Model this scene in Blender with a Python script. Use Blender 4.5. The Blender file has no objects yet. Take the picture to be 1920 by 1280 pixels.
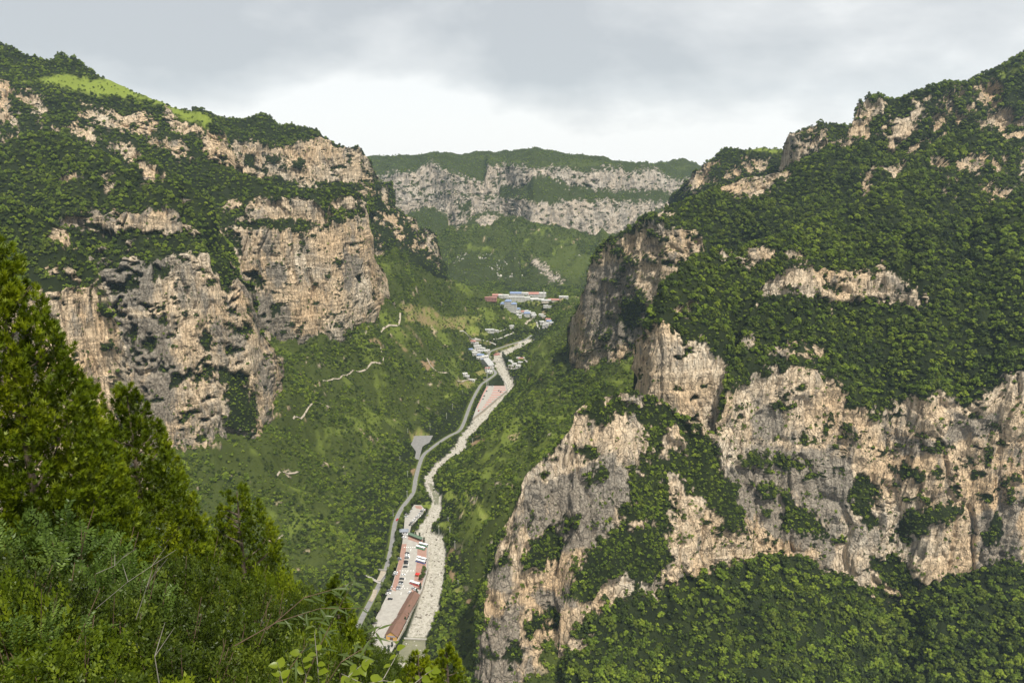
import bpy, math, random
import numpy as np
from mathutils import Vector, Matrix

SC = bpy.context.scene
COL = SC.collection
R = math.radians
rng = np.random.default_rng(7)
random.seed(7)

# ---------------------------------------------------------------- camera
F = 1400.0            # focal length in photo pixels (1920 wide)
TH = R(14.8)          # downward pitch
CZ = 400.0            # eye height above the valley floor, metres
cam = bpy.data.cameras.new('camera')
cam_o = bpy.data.objects.new('camera', cam)
COL.objects.link(cam_o)
cam_o.location = (0, 0, CZ)
cam_o.rotation_euler = (R(90) - TH, 0, 0)
cam.sensor_width = 36.0
cam.sensor_fit = 'HORIZONTAL'
cam.lens = F / 1920 * 36
cam.clip_start = 0.1
cam.clip_end = 20000
SC.camera = cam_o

# ---------------------------------------------------------------- light
SUN_EL, SUN_AZ = 60.0, 150.0   # azimuth clockwise from +Y (view direction)
EXPOSURE = 0.35
w = bpy.data.worlds.new('World')
SC.world = w
w.use_nodes = True


def build_world():
    nt = w.node_tree
    N, L = nt.nodes, nt.links
    N.clear()
    out = N.new('ShaderNodeOutputWorld')
    bg = N.new('ShaderNodeBackground')
    bg.inputs[1].default_value = 0.1
    L.new(bg.outputs[0], out.inputs[0])
    sky = N.new('ShaderNodeTexSky')
    sky.sky_type = 'NISHITA'
    sky.sun_disc = False
    sky.sun_elevation = R(SUN_EL)
    sky.sun_rotation = R(SUN_AZ)
    sky.altitude = 1000
    tc = N.new('ShaderNodeTexCoord')
    mp = N.new('ShaderNodeMapping')
    mp.inputs['Scale'].default_value = (1.0, 1.0, 2.2)
    mp.inputs['Location'].default_value = (0.32, 0.0, 0.10)
    L.new(tc.outputs['Generated'], mp.inputs['Vector'])
    n1 = N.new('ShaderNodeTexNoise')
    n1.inputs['Scale'].default_value = 2.0
    n1.inputs['Detail'].default_value = 9
    n1.inputs['Roughness'].default_value = 0.52
    n1.inputs['Distortion'].default_value = 0.15
    L.new(mp.outputs[0], n1.inputs['Vector'])
    k = N.new('ShaderNodeMath')
    k.operation = 'MULTIPLY_ADD'
    k.inputs[1].default_value = 1.7
    k.inputs[2].default_value = -0.35
    L.new(n1.outputs['Fac'], k.inputs[0])
    sep = N.new('ShaderNodeSeparateXYZ')
    L.new(tc.outputs['Generated'], sep.inputs[0])
    # cloud deck gets greyer away from the bright horizon
    el = N.new('ShaderNodeMapRange')
    el.inputs[1].default_value = -0.02
    el.inputs[2].default_value = 0.16
    el.inputs[3].default_value = -0.22
    el.inputs[4].default_value = 0.14
    L.new(sep.outputs['Z'], el.inputs[0])
    ad = N.new('ShaderNodeMath')
    ad.operation = 'ADD'
    L.new(k.outputs[0], ad.inputs[0])
    L.new(el.outputs[0], ad.inputs[1])
    cr = N.new('ShaderNodeValToRGB')
    e = cr.color_ramp.elements
    e[0].position, e[0].color = 0.36, (8.2, 8.2, 8.05, 1)
    e[1].position, e[1].color = 0.64, (4.75, 4.95, 5.1, 1)
    m = cr.color_ramp.elements.new(0.47)
    m.color = (6.45, 6.55, 6.55, 1)
    L.new(ad.outputs[0], cr.inputs[0])
    mx = N.new('ShaderNodeMixRGB')
    mx.inputs[0].default_value = 0.93
    L.new(sky.outputs[0], mx.inputs[1])
    L.new(cr.outputs[0], mx.inputs[2])
    L.new(mx.outputs[0], bg.inputs[0])


build_world()
sun = bpy.data.lights.new('sun', 'SUN')
sun.energy = 4.9
sun.angle = R(4)
sun.color = (1.0, 0.95, 0.86)
sun_o = bpy.data.objects.new('sun', sun)
COL.objects.link(sun_o)
sd = Vector((math.sin(R(SUN_AZ)) * math.cos(R(SUN_EL)), math.cos(R(SUN_AZ)) * math.cos(R(SUN_EL)), math.sin(R(SUN_EL))))
sun_o.rotation_euler = (-sd).to_track_quat('-Z', 'Y').to_euler()
sun_o.location = (0, -30, 700)
vs = SC.view_settings
vs.view_transform = 'Standard'
vs.look = 'None'
vs.gamma = 1
vs.exposure = EXPOSURE
vs.use_curve_mapping = False
SC.cycles.max_bounces = 6
SC.cycles.diffuse_bounces = 3
SC.cycles.glossy_bounces = 2
SC.cycles.transmission_bounces = 3
SC.cycles.transparent_max_bounces = 6
SC.cycles.volume_bounces = 1
SC.cycles.use_denoising = True

# ---------------------------------------------------------------- geometry of the view
ST, CT = math.sin(TH), math.cos(TH)


def Tv(v):
    return np.tan(TH + np.arctan((np.asarray(v, float) - 640) / F))


def at(u, v, D):
    """world point seen at photo pixel (u, v) at distance D along +Y"""
    u, v, D = np.asarray(u, float), np.asarray(v, float), np.asarray(D, float)
    b = (640 - v) / F
    t = D / (CT + b * ST)
    return np.stack(np.broadcast_arrays((u - 960) / F * t, D, CZ + t * (-ST + b * CT)), -1)


def proj(P):
    P = np.asarray(P, float)
    dz = P[..., 2] - CZ
    depth = P[..., 1] * CT - dz * ST
    up = P[..., 1] * ST + dz * CT
    depth = np.where(depth < 0.05, 0.05, depth)
    return 960 + P[..., 0] / depth * F, 640 - up / depth * F, depth


def floor_z(D):
    return np.interp(D, [0, 1200, 1800, 2300, 3200], [0, 0, 30, 55, 70])


def g(u, v, dz=0.0):
    """valley-floor point seen at a pixel"""
    D = (CZ - 0.0) / float(Tv(v))
    for _ in range(30):
        D = (CZ - float(floor_z(D)) - dz) / float(Tv(v))
    return at(u, v, D)


def ZP(ox, oy, s, pts):
    return [(ox + x / s, oy + y / s) for x, y in pts]


# ---------------------------------------------------------------- noise
_tab = np.random.default_rng(3).random(65536).astype(np.float32)


def vnoise(x, y, z):
    x, y, z = [np.asarray(a, np.float32) for a in (x, y, z)]
    fx, fy, fz = np.floor(x), np.floor(y), np.floor(z)
    ix, iy, iz = fx.astype(np.int64), fy.astype(np.int64), fz.astype(np.int64)
    x, y, z = x - fx, y - fy, z - fz
    x = x * x * x * (x * (x * 6 - 15) + 10)
    y = y * y * y * (y * (y * 6 - 15) + 10)
    z = z * z * z * (z * (z * 6 - 15) + 10)
    hx = (ix * 73856093, (ix + 1) * 73856093)
    hy = (iy * 19349663, (iy + 1) * 19349663)
    hz = (iz * 83492791, (iz + 1) * 83492791)

    def h(a, b, c):
        k = a ^ b ^ c
        return _tab[(k ^ (k >> 13)) & 65535]
    r = []
    for c in hz:
        p = h(hx[0], hy[0], c); q = h(hx[1], hy[0], c)
        a = p + (q - p) * x
        p = h(hx[0], hy[1], c); q = h(hx[1], hy[1], c)
        b = p + (q - p) * x
        r.append(a + (b - a) * y)
    return r[0] + (r[1] - r[0]) * z


def fbm(x, y, z, oct=3, gain=0.5):
    s, a, t, f = 0, 1.0, 0, 1.0
    for i in range(oct):
        s = s + a * vnoise(x * f + 17.3 * i, y * f - 9.1 * i, z * f + 5.7 * i)
        t += a; a *= gain; f *= 2.03
    return s / t


def ridge(n):
    return 1 - np.abs(2 * n - 1)


def sstep(a, b, x):
    t = np.clip((x - a) / (b - a), 0, 1)
    return t * t * (3 - 2 * t)


def poly_sd(px, py, poly):
    """signed distance to polygon, positive inside (big negative far off)"""
    P = np.asarray(poly, float)
    out = np.full(px.shape, -40.0)
    m = (px > P[:, 0].min() - 30) & (px < P[:, 0].max() + 30) & (py > P[:, 1].min() - 30) & (py < P[:, 1].max() + 30)
    if not m.any():
        return out
    x, y = px[m], py[m]
    d = np.full(x.shape, 1e9)
    ins = np.zeros(x.shape, bool)
    for i in range(len(P)):
        ax, ay = P[i]; bx, by = P[(i + 1) % len(P)]
        ex, ey = bx - ax, by - ay
        t = np.clip(((x - ax) * ex + (y - ay) * ey) / (ex * ex + ey * ey + 1e-9), 0, 1)
        d = np.minimum(d, (x - ax - t * ex) ** 2 + (y - ay - t * ey) ** 2)
        c = ((ay > y) != (by > y)) & (x < (bx - ax) * (y - ay) / ((by - ay) + 1e-12) + ax)
        ins ^= c
    d = np.sqrt(d)
    out[m] = np.where(ins, d, -d)
    return out


def line_dist(x, y, pts):
    """distance to a polyline in plan and the parameter (index) of the nearest point"""
    d = np.full(x.shape, 1e18); k = np.zeros(x.shape)
    for i in range(len(pts) - 1):
        ax, ay = pts[i][0], pts[i][1]; bx, by = pts[i + 1][0], pts[i + 1][1]
        ex, ey = bx - ax, by - ay
        t = np.clip(((x - ax) * ex + (y - ay) * ey) / (ex * ex + ey * ey + 1e-9), 0, 1)
        q = (x - ax - t * ex) ** 2 + (y - ay - t * ey) ** 2
        b = q < d
        d = np.where(b, q, d); k = np.where(b, i + t, k)
    return np.sqrt(d), k


# ---------------------------------------------------------------- materials
class NT:
    def __init__(s, name):
        s.m = bpy.data.materials.new(name)
        s.m.use_nodes = True
        s.t = s.m.node_tree
        s.t.nodes.clear()
        s.out = s.n('ShaderNodeOutputMaterial')

    def n(s, typ, **kw):
        nd = s.t.nodes.new(typ)
        for k, v in kw.items():
            setattr(nd, k, v)
        return nd

    def l(s, a, b):
        s.t.links.new(a, b)

    def coords(s, scale=(1, 1, 1), loc=(0, 0, 0), kind='Object'):
        tc = s.n('ShaderNodeTexCoord'); mp = s.n('ShaderNodeMapping')
        mp.inputs['Scale'].default_value = scale
        mp.inputs['Location'].default_value = loc
        s.l(tc.outputs[kind], mp.inputs['Vector'])
        return mp.outputs[0]

    def wpos(s, scale=(1, 1, 1)):
        ge = s.n('ShaderNodeNewGeometry'); mp = s.n('ShaderNodeMapping')
        mp.inputs['Scale'].default_value = scale
        s.l(ge.outputs['Position'], mp.inputs['Vector'])
        return mp.outputs[0]

    def noise(s, vec, scale=1, detail=4, rough=0.55, dist=0.0):
        nd = s.n('ShaderNodeTexNoise')
        nd.inputs['Scale'].default_value = scale
        nd.inputs['Detail'].default_value = detail
        nd.inputs['Roughness'].default_value = rough
        nd.inputs['Distortion'].default_value = dist
        if vec is not None:
            s.l(vec, nd.inputs['Vector'])
        return nd.outputs['Fac']

    def ramp(s, fac, stops):
        nd = s.n('ShaderNodeValToRGB')
        e = nd.color_ramp.elements
        while len(e) < len(stops):
            e.new(0.5)
        for el, (p, c) in zip(e, stops):
            el.position = p
            el.color = (c, c, c, 1) if isinstance(c, (int, float)) else (*c, 1)
        s.l(fac, nd.inputs[0])
        return nd.outputs[0]

    def mix(s, fac, a, b, mode='MIX'):
        nd = s.n('ShaderNodeMixRGB', blend_type=mode)
        for i, x in enumerate((fac, a, b)):
            if isinstance(x, (int, float)):
                nd.inputs[i].default_value = x if i == 0 else (x, x, x, 1)
            elif isinstance(x, tuple):
                nd.inputs[i].default_value = (*x, 1)
            else:
                s.l(x, nd.inputs[i])
        return nd.outputs[0]

    def math(s, op, a, b=0.0, clamp=False):
        nd = s.n('ShaderNodeMath', operation=op)
        nd.use_clamp = clamp
        for i, x in enumerate((a, b)):
            if isinstance(x, (int, float)):
                nd.inputs[i].default_value = x
            else:
                s.l(x, nd.inputs[i])
        return nd.outputs[0]

    def attr(s, name):
        nd = s.n('ShaderNodeAttribute', attribute_name=name)
        return nd.outputs['Fac']

    def bump(s, h, dist=1.0, strength=1.0):
        nd = s.n('ShaderNodeBump')
        nd.inputs['Strength'].default_value = strength
        nd.inputs['Distance'].default_value = dist
        s.l(h, nd.inputs['Height'])
        return nd.outputs[0]

    def bsdf(s, col, rough=0.8, metal=0.0, spec=0.3, nrm=None, **kw):
        nd = s.n('ShaderNodeBsdfPrincipled')
        if isinstance(col, tuple):
            nd.inputs['Base Color'].default_value = (*col, 1)
        else:
            s.l(col, nd.inputs['Base Color'])
        if isinstance(rough, (int, float)):
            nd.inputs['Roughness'].default_value = rough
        else:
            s.l(rough, nd.inputs['Roughness'])
        nd.inputs['Metallic'].default_value = metal
        nd.inputs['Specular IOR Level'].default_value = spec
        if nrm is not None:
            s.l(nrm, nd.inputs['Normal'])
        s.l(nd.outputs[0], s.out.inputs[0])
        return nd


MATS = {}


def simple(name, col, rough=0.7, metal=0.0, spec=0.4, var=0.15, scale=2.0, bump=0.0):
    """plain material with a little mottling"""
    if name in MATS:
        return MATS[name]
    t = NT(name)
    f = t.noise(t.coords(), scale, 5, 0.6)
    a = tuple(max(0, c * (1 - var)) for c in col); b = tuple(min(1, c * (1 + var)) for c in col)
    c = t.ramp(f, [(0.3, a), (0.7, b)])
    t.bsdf(c, rough, metal, spec, t.bump(f, bump) if bump else None)
    MATS[name] = t.m
    return t.m


def make_terrain_mat():
    t = NT('mountain_rock_and_scrub')
    rock = t.attr('rock'); soil = t.attr('soil'); grass = t.attr('grass'); grav = t.attr('gravel'); stain_a = t.attr('stain'); pale = t.attr('pale')
    P = t.coords()
    big = t.noise(P, 0.016, 3, 0.5)
    stre = t.noise(t.coords((0.16, 0.16, 0.012)), 1.0, 7, 0.66, 0.3)
    stre2 = t.noise(t.coords((0.5, 0.5, 0.05), (9, 4, 2)), 1.0, 4, 0.6, 0.2)
    fine = t.noise(P, 0.55, 7, 0.68)
    patch = t.noise(t.coords((1, 1, 0.7)), 0.045, 5, 0.62, 0.4)
    strat = t.noise(t.coords((0.012, 0.012, 0.42)), 1.0, 5, 0.65)
    base = t.ramp(big, [(0.30, (0.60, 0.425, 0.25)), (0.48, (0.63, 0.485, 0.32)), (0.68, (0.63, 0.545, 0.42))])
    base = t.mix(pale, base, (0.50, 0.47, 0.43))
    base = t.mix(t.ramp(stre2, [(0.38, 0.75), (0.56, 0.0)]), base, (0.28, 0.205, 0.13))
    grey = t.mix(t.ramp(fine, [(0.3, 0.0), (0.7, 1.0)]), (0.105, 0.095, 0.082), (0.30, 0.27, 0.22))
    # grey weathering: patches from the lie of the cliff plus water streaks
    s1 = t.math('ADD', t.math('MULTIPLY', patch, 0.75), t.math('MULTIPLY', stre, 0.5))
    s1 = t.math('ADD', s1, t.math('MULTIPLY', stain_a, 0.22))
    s1 = t.ramp(s1, [(0.63, 0.0), (0.76, 0.85)])
    col = t.mix(s1, base, grey)
    lines = t.ramp(strat, [(0.30, 0.5), (0.38, 0.0)])
    col = t.mix(lines, col, (0.16, 0.13, 0.10))
    wv = t.n('ShaderNodeTexNoise'); wv.inputs['Scale'].default_value = 0.12; wv.inputs['Detail'].default_value = 3
    t.l(P, wv.inputs['Vector'])
    off = t.n('ShaderNodeVectorMath', operation='MULTIPLY_ADD')
    t.l(wv.outputs['Color'], off.inputs[0]); off.inputs[1].default_value = (1.6, 1.6, 1.6); t.l(t.coords((0.21, 0.21, 0.05)), off.inputs[2])
    vo = t.n('ShaderNodeTexVoronoi', feature='DISTANCE_TO_EDGE'); vo.inputs['Scale'].default_value = 1.0
    t.l(off.outputs[0], vo.inputs['Vector'])
    vo2 = t.n('ShaderNodeTexVoronoi', feature='DISTANCE_TO_EDGE'); vo2.inputs['Scale'].default_value = 3.1
    t.l(off.outputs[0], vo2.inputs['Vector'])
    cm = t.ramp(t.noise(P, 0.07, 4, 0.6), [(0.42, 0.0), (0.58, 1.0)])
    crk = t.math('MULTIPLY', t.ramp(vo.outputs['Distance'], [(0.0, 0.7), (0.05, 0.0)]), cm)
    crk2 = t.math('MULTIPLY', t.ramp(vo2.outputs['Distance'], [(0.0, 0.22), (0.06, 0.0)]), t.math('SUBTRACT', 1.0, cm))
    col = t.mix(crk2, t.mix(crk, col, (0.10, 0.08, 0.06)), (0.15, 0.12, 0.09))
    fs = t.ramp(fine, [(0.28, 0.68), (0.5, 1.0), (0.72, 1.18)])
    col = t.mix(1.0, col, fs, 'MULTIPLY')
    # dark ground under the scrub, with shade between crowns put into its colour
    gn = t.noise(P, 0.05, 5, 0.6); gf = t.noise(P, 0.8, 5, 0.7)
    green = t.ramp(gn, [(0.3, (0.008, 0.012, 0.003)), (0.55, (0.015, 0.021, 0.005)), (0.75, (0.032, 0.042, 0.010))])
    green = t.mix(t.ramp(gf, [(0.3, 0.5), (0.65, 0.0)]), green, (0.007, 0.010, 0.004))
    mead = t.ramp(gf, [(0.3, (0.10, 0.138, 0.018)), (0.7, (0.185, 0.22, 0.038))])
    green = t.mix(grass, green, mead)
    so = t.ramp(gf, [(0.3, (0.16, 0.105, 0.055)), (0.7, (0.28, 0.20, 0.115))])
    green = t.mix(soil, green, so)
    gv = t.ramp(t.noise(P, 0.35, 8, 0.78), [(0.32, (0.13, 0.13, 0.085)), (0.46, (0.34, 0.315, 0.26)), (0.68, (0.50, 0.47, 0.41))])
    green = t.mix(grav, green, gv)
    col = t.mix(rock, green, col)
    h = t.math('ADD', t.math('MULTIPLY', fine, 1.0), t.math('MULTIPLY', stre, 1.2))
    h = t.math('ADD', h, t.math('MULTIPLY', strat, 0.5))
    h = t.math('ADD', h, t.math('MULTIPLY', t.ramp(vo.outputs['Distance'], [(0.0, 0.0), (0.08, 1.0)]), 0.7))
    h = t.math('ADD', t.math('MULTIPLY', h, rock), t.math('MULTIPLY', fine, 0.35))
    t.bsdf(col, 0.92, 0, 0.12, t.bump(h, 1.8, 0.9))
    return t.m


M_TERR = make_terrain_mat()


def leaf_mat(name, dark, mid, light, trans=0.35, wscale=0.02, rough=0.6, rnd=1.0):
    t = NT(name)
    oi = t.n('ShaderNodeObjectInfo')
    big = t.noise(t.wpos(), wscale, 5, 0.62)
    f = t.math('ADD', t.math('MULTIPLY', oi.outputs['Random'], 0.26 * rnd), t.math('MULTIPLY', big, 0.74 + 0.26 * (1 - rnd)))
    f = t.math('ADD', f, t.math('MULTIPLY', t.math('SUBTRACT', t.attr('tone'), 0.5), 0.35))
    col = t.ramp(f, [(0.25, dark), (0.5, mid), (0.78, light)])
    d = t.n('ShaderNodeBsdfPrincipled')
    t.l(col, d.inputs['Base Color'])
    d.inputs['Roughness'].default_value = rough
    d.inputs['Specular IOR Level'].default_value = 0.25
    tr = t.n('ShaderNodeBsdfTranslucent')
    c2 = t.mix(1.0, col, (1.0, 1.15, 0.45), 'MULTIPLY')
    t.l(c2, tr.inputs[0])
    mx = t.n('ShaderNodeMixShader')
    mx.inputs[0].default_value = trans
    t.l(d.outputs[0], mx.inputs[1]); t.l(tr.outputs[0], mx.inputs[2]); t.l(mx.outputs[0], t.out.inputs[0])
    return t.m


M_FOREST = leaf_mat('forest_leaves', (0.013, 0.023, 0.003), (0.048, 0.073, 0.006), (0.165, 0.205, 0.018), 0.2)
M_SCRUB = leaf_mat('scrub_leaves', (0.044, 0.074, 0.006), (0.132, 0.190, 0.014), (0.29, 0.345, 0.032), 0.24, 0.03)
M_BARK = simple('bark', (0.11, 0.085, 0.06), 0.9, var=0.35, scale=12, bump=0.02)


# ---------------------------------------------------------------- mesh helpers
def mesh_np(name, V, Fq, mat, attrs=None, smooth=False, tri=False):
    V = np.ascontiguousarray(V, np.float32).reshape(-1, 3)
    Fq = np.ascontiguousarray(Fq, np.int32)
    k = Fq.shape[1]
    me = bpy.data.meshes.new(name)
    me.vertices.add(len(V)); me.vertices.foreach_set('co', V.ravel())
    me.loops.add(Fq.size); me.loops.foreach_set('vertex_index', Fq.ravel())
    me.polygons.add(len(Fq))
    me.polygons.foreach_set('loop_start', np.arange(0, Fq.size, k, dtype=np.int32))
    if smooth:
        me.polygons.foreach_set('use_smooth', np.ones(len(Fq), bool))
    for n, a in (attrs or {}).items():
        at_ = me.attributes.new(n, 'FLOAT', 'POINT')
        at_.data.foreach_set('value', np.ascontiguousarray(a, np.float32).ravel())
    me.update(calc_edges=True)
    if mat is not None:
        for m in (mat if isinstance(mat, (list, tuple)) else [mat]):
            me.materials.append(m)
    return me


def link(name, me, parent=None, loc=None, rot=None, scale=None, **props):
    o = bpy.data.objects.new(name, me)
    COL.objects.link(o)
    if parent is not None:
        o.parent = parent
    if loc is not None:
        o.location = loc
    if rot is not None:
        o.rotation_euler = rot
    if scale is not None:
        o.scale = scale
    for k, v in props.items():
        if v is not None:
            o[k] = v
    return o


def thing(name, label, cat, loc=(0, 0, 0), rz=0.0, group=None):
    o = bpy.data.objects.new(name, None)
    COL.objects.link(o)
    o.location = loc
    o.rotation_euler = (0, 0, rz)
    o.empty_display_size = 0.5
    o['label'] = label; o['category'] = cat
    if group:
        o['group'] = group
    return o


class MB:
    """collects boxes, prisms and tubes into one mesh"""
    def __init__(s):
        s.v = []; s.f = []

    def add(s, vs_, fs_):
        b = len(s.v)
        s.v += [tuple(map(float, p)) for p in vs_]
        s.f += [tuple(b + i for i in f) for f in fs_]
        return s

    def box(s, x0, x1, y0, y1, z0, z1):
        return s.add([(x0, y0, z0), (x1, y0, z0), (x1, y1, z0), (x0, y1, z0), (x0, y0, z1), (x1, y0, z1), (x1, y1, z1), (x0, y1, z1)],
                     [(0, 3, 2, 1), (4, 5, 6, 7), (0, 1, 5, 4), (1, 2, 6, 5), (2, 3, 7, 6), (3, 0, 4, 7)])

    def prism(s, poly, z0, z1):
        """extrude an XY polygon"""
        n = len(poly)
        vs_ = [(p[0], p[1], z0) for p in poly] + [(p[0], p[1], z1) for p in poly]
        fs_ = [tuple(range(n - 1, -1, -1)), tuple(range(n, 2 * n))] + [(i, (i + 1) % n, n + (i + 1) % n, n + i) for i in range(n)]
        return s.add(vs_, fs_)

    def prof_x(s, prof, x0, x1):
        """extrude a YZ profile along X"""
        n = len(prof)
        vs_ = [(x0, p[0], p[1]) for p in prof] + [(x1, p[0], p[1]) for p in prof]
        fs_ = [tuple(range(n - 1, -1, -1)), tuple(range(n, 2 * n))] + [(i, (i + 1) % n, n + (i + 1) % n, n + i) for i in range(n)]
        return s.add(vs_, fs_)

    def prof_y(s, prof, y0, y1):
        n = len(prof)
        vs_ = [(p[0], y0, p[1]) for p in prof] + [(p[0], y1, p[1]) for p in prof]
        fs_ = [tuple(range(n)), tuple(range(2 * n - 1, n - 1, -1))] + [(i, n + i, n + (i + 1) % n, (i + 1) % n) for i in range(n)]
        return s.add(vs_, fs_)

    def tube(s, pts, rad, k=6):
        pts = [Vector(p) for p in pts]
        if isinstance(rad, (int, float)):
            rad = [rad] * len(pts)
        vs_, fs_ = [], []
        for i, p in enumerate(pts):
            d = (pts[min(i + 1, len(pts) - 1)] - pts[max(i - 1, 0)]).normalized()
            a = d.cross(Vector((0, 0, 1)))
            if a.length < 1e-3:
                a = Vector((1, 0, 0))
            a.normalize(); b = d.cross(a)
            for j in range(k):
                an = 2 * math.pi * j / k
                vs_.append(p + (a * math.cos(an) + b * math.sin(an)) * rad[i])
        for i in range(len(pts) - 1):
            for j in range(k):
                fs_.append((i * k + j, i * k + (j + 1) % k, (i + 1) * k + (j + 1) % k, (i + 1) * k + j))
        fs_.append(tuple(range(k - 1, -1, -1)))
        fs_.append(tuple((len(pts) - 1) * k + j for j in range(k)))
        return s.add(vs_, fs_)

    def mesh(s, name, mat):
        me = bpy.data.meshes.new(name)
        me.from_pydata(s.v, [], s.f)
        me.update()
        if mat is not None:
            me.materials.append(mat)
        return me

    def build(s, name, mat, parent=None, **kw):
        return link(name, s.mesh(name, mat), parent, **kw)


def copy_tree(o, parent=None):
    c = o.copy()
    COL.objects.link(c)
    c.parent = parent
    for ch in o.children:
        copy_tree(ch, c)
    return c

# ================================================================ mountainsides
def interp_line(poly, us):
    P = np.array(poly, float)
    return np.interp(us, P[:, 0], P[:, 1])


SHEETS = {}


def blur1(a, k, axis):
    if k < 2:
        return a
    pad = [(0, 0)] * a.ndim
    pad[axis] = (k, k)
    b = np.pad(a, pad, mode='edge')
    c = np.cumsum(b, axis=axis)
    n = a.shape[axis]
    hi = np.take(c, np.arange(n) + 2 * k, axis=axis)
    lo = np.take(c, np.arange(n), axis=axis)
    return (hi - lo) / (2 * k)


def sheet(name, u0, u1, lines, segs, ref, dref, step=1.9, cpoly=(), vpoly=(), gpoly=(), amp=1.0, cliffveg=0.5,
          jit=3.0, stain=0.0, seed=0, stainpoly=(), gw=1.0, sm=4, rel=30, pale=0.0, gbase=0.0, rag=15.0):
    """One mountainside. lines: traced edges bottom to top (photo pixels). segs: (slope in degrees, 'c' cliff or
    'v' scrub) between them. dref: distance along the line number ref; all other distances follow from the slopes."""
    us = np.arange(u0, u1 + step, step)
    nu = len(us)
    V = []
    for k, ln in enumerate(lines):
        v = interp_line(ln, us)
        if jit and 0 < k:
            v = v + (fbm(us / 26.0, k * 3.1 + seed, 0.5, 3) - 0.5) * 2 * jit
        if V:
            v = np.minimum(v, V[-1] - 0.02)
        V.append(v)
    V = np.array(V)
    T = Tv(V)
    D = np.zeros_like(V)
    D[ref] = interp_line(dref, us) + (fbm(us / 60.0, seed + 0.3, 2.2, 3) - 0.5) * 22 * amp
    tans = []
    for a, kd in segs:
        a = interp_line(a, us) if isinstance(a, list) else np.full(nu, float(a))
        tans.append(np.tan(np.radians(a)))
    for k in range(ref, len(lines) - 1):
        D[k + 1] = D[k] * (T[k] + tans[k]) / (T[k + 1] + tans[k])
    for k in range(ref - 1, -1, -1):
        D[k] = D[k + 1] * (T[k + 1] + tans[k]) / (T[k] + tans[k])
    Dn = blur1(D, sm, 1) if sm else D
    rows_v, rows_d = [], []
    for k in range(len(lines) - 1):
        h = np.percentile(V[k] - V[k + 1], 90)
        n = int(np.clip(h / step, 2, 400))
        for i in range(n):
            t = i / n
            v = V[k] + (V[k + 1] - V[k]) * t
            rows_v.append(v)
            e_ = Dn[k] * (T[k] + tans[k]) / (T[k + 1] + tans[k])
            rows_d.append(Dn[k] * (T[k] + tans[k]) / (Tv(v) + tans[k]) * (1 + t * (Dn[k + 1] / e_ - 1)))
    rows_v.append(V[-1]); rows_d.append(Dn[-1])
    VV = np.array(rows_v); DD = np.array(rows_d)
    P = at(us[None, :].repeat(len(VV), 0), VV, DD)
    UU = us[None, :].repeat(len(VV), 0)
    # mask: signed distance (pixels) inside cliff bands
    sd_ = np.full(VV.shape, -40.0)
    for k, (a, kd) in enumerate(segs):
        if kd == 'c':
            b = np.minimum(V[k][None] - VV, VV - V[k + 1][None])
            thin = (V[k] - V[k + 1])[None] < 4
            sd_ = np.maximum(sd_, np.where(thin, -35, b))
    zone = sstep(-6, 6, sd_)
    for pl in cpoly:
        sd_ = np.maximum(sd_, poly_sd(UU, VV, pl))
    sd_ = np.clip(sd_, -40, 25)
    for pl in vpoly:
        sd_ = np.minimum(sd_, -poly_sd(UU, VV, pl) + 3.0)
    x, y, z = P[..., 0], P[..., 1], P[..., 2]
    rg = (fbm(x / 16, y / 16, z / 12, 3, 0.6) - 0.5) * 1.5 + (fbm(x / 5, y / 5, z / 9, 3, 0.65) - 0.5) * 1.9
    m = sd_ + rg * rag * 1.7
    # scrub on ledges and in gullies of the cliff
    led = fbm(x / 15 + 40, y / 15, z / 9, 4, 0.68) + 0.12 * (fbm(x / 120, y / 120, z / 5, 2) - 0.5)
    thr = 0.70 - 0.13 * cliffveg
    m2 = (thr - led) * 150
    rock = sstep(-2.0, 2.0, np.minimum(m, m2))
    grass = np.zeros_like(rock)
    for pl in gpoly:
        grass = np.maximum(grass, sstep(-6, 6, poly_sd(UU, VV, pl) + rg * 10) * gw)
    grass = np.maximum(grass, gbase) * (1 - rock)
    st = np.full_like(rock, stain)
    for pl in stainpoly:
        st = np.maximum(st, sstep(-8, 12, poly_sd(UU, VV, pl) + rg * 12))
    # displacement
    du = np.gradient(P, axis=1); dv = np.gradient(P, axis=0)
    nr = np.cross(du, dv)
    nr /= np.linalg.norm(nr, axis=-1, keepdims=True) + 1e-9
    nr = np.where((nr[..., 1] > 0)[..., None], -nr, nr)
    nr = blur1(blur1(nr, 9, 0), 9, 1)
    nr[..., 2] = np.clip(nr[..., 2], -0.1, 1)
    nr /= np.linalg.norm(nr, axis=-1, keepdims=True) + 1e-9
    rs = blur1(blur1(rock, 2, 0), 2, 1)
    hn = nr.copy(); hn[..., 2] *= 0.15
    hn /= np.linalg.norm(hn, axis=-1, keepdims=True) + 1e-9
    wob = (fbm(x / 50, y / 50, z / 50, 2) - 0.5) * 26
    xs, ys = x + wob, y + wob * 0.5
    s0 = seed * 7.7
    r1 = ridge(vnoise(xs / 44 + s0, ys / 44, z / 320))
    r2 = ridge(vnoise(xs / 17 + s0, ys / 17, z / 120))
    r3 = ridge(vnoise(xs / 7.0, ys / 7.0 + s0, z / 42))
    r4 = ridge(vnoise(x / 2.7, y / 2.7, z / 16))
    n5 = vnoise(xs / 24, ys / 24 + s0, z / 300); n6 = vnoise(xs / 9.5 + 3, ys / 9.5, z / 90 + s0)
    crack = np.exp(-((2 * n5 - 1) / 0.07) ** 2) * 5.0 + np.exp(-((2 * n6 - 1) / 0.10) ** 2) * 2.4
    bl = np.floor(vnoise(xs / 15, ys / 15, z / 75 + s0) * 6) / 6
    zz = z + 7 * vnoise(x / 35, y / 35, s0) + 1.5 * vnoise(x / 8, y / 8, s0)
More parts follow.
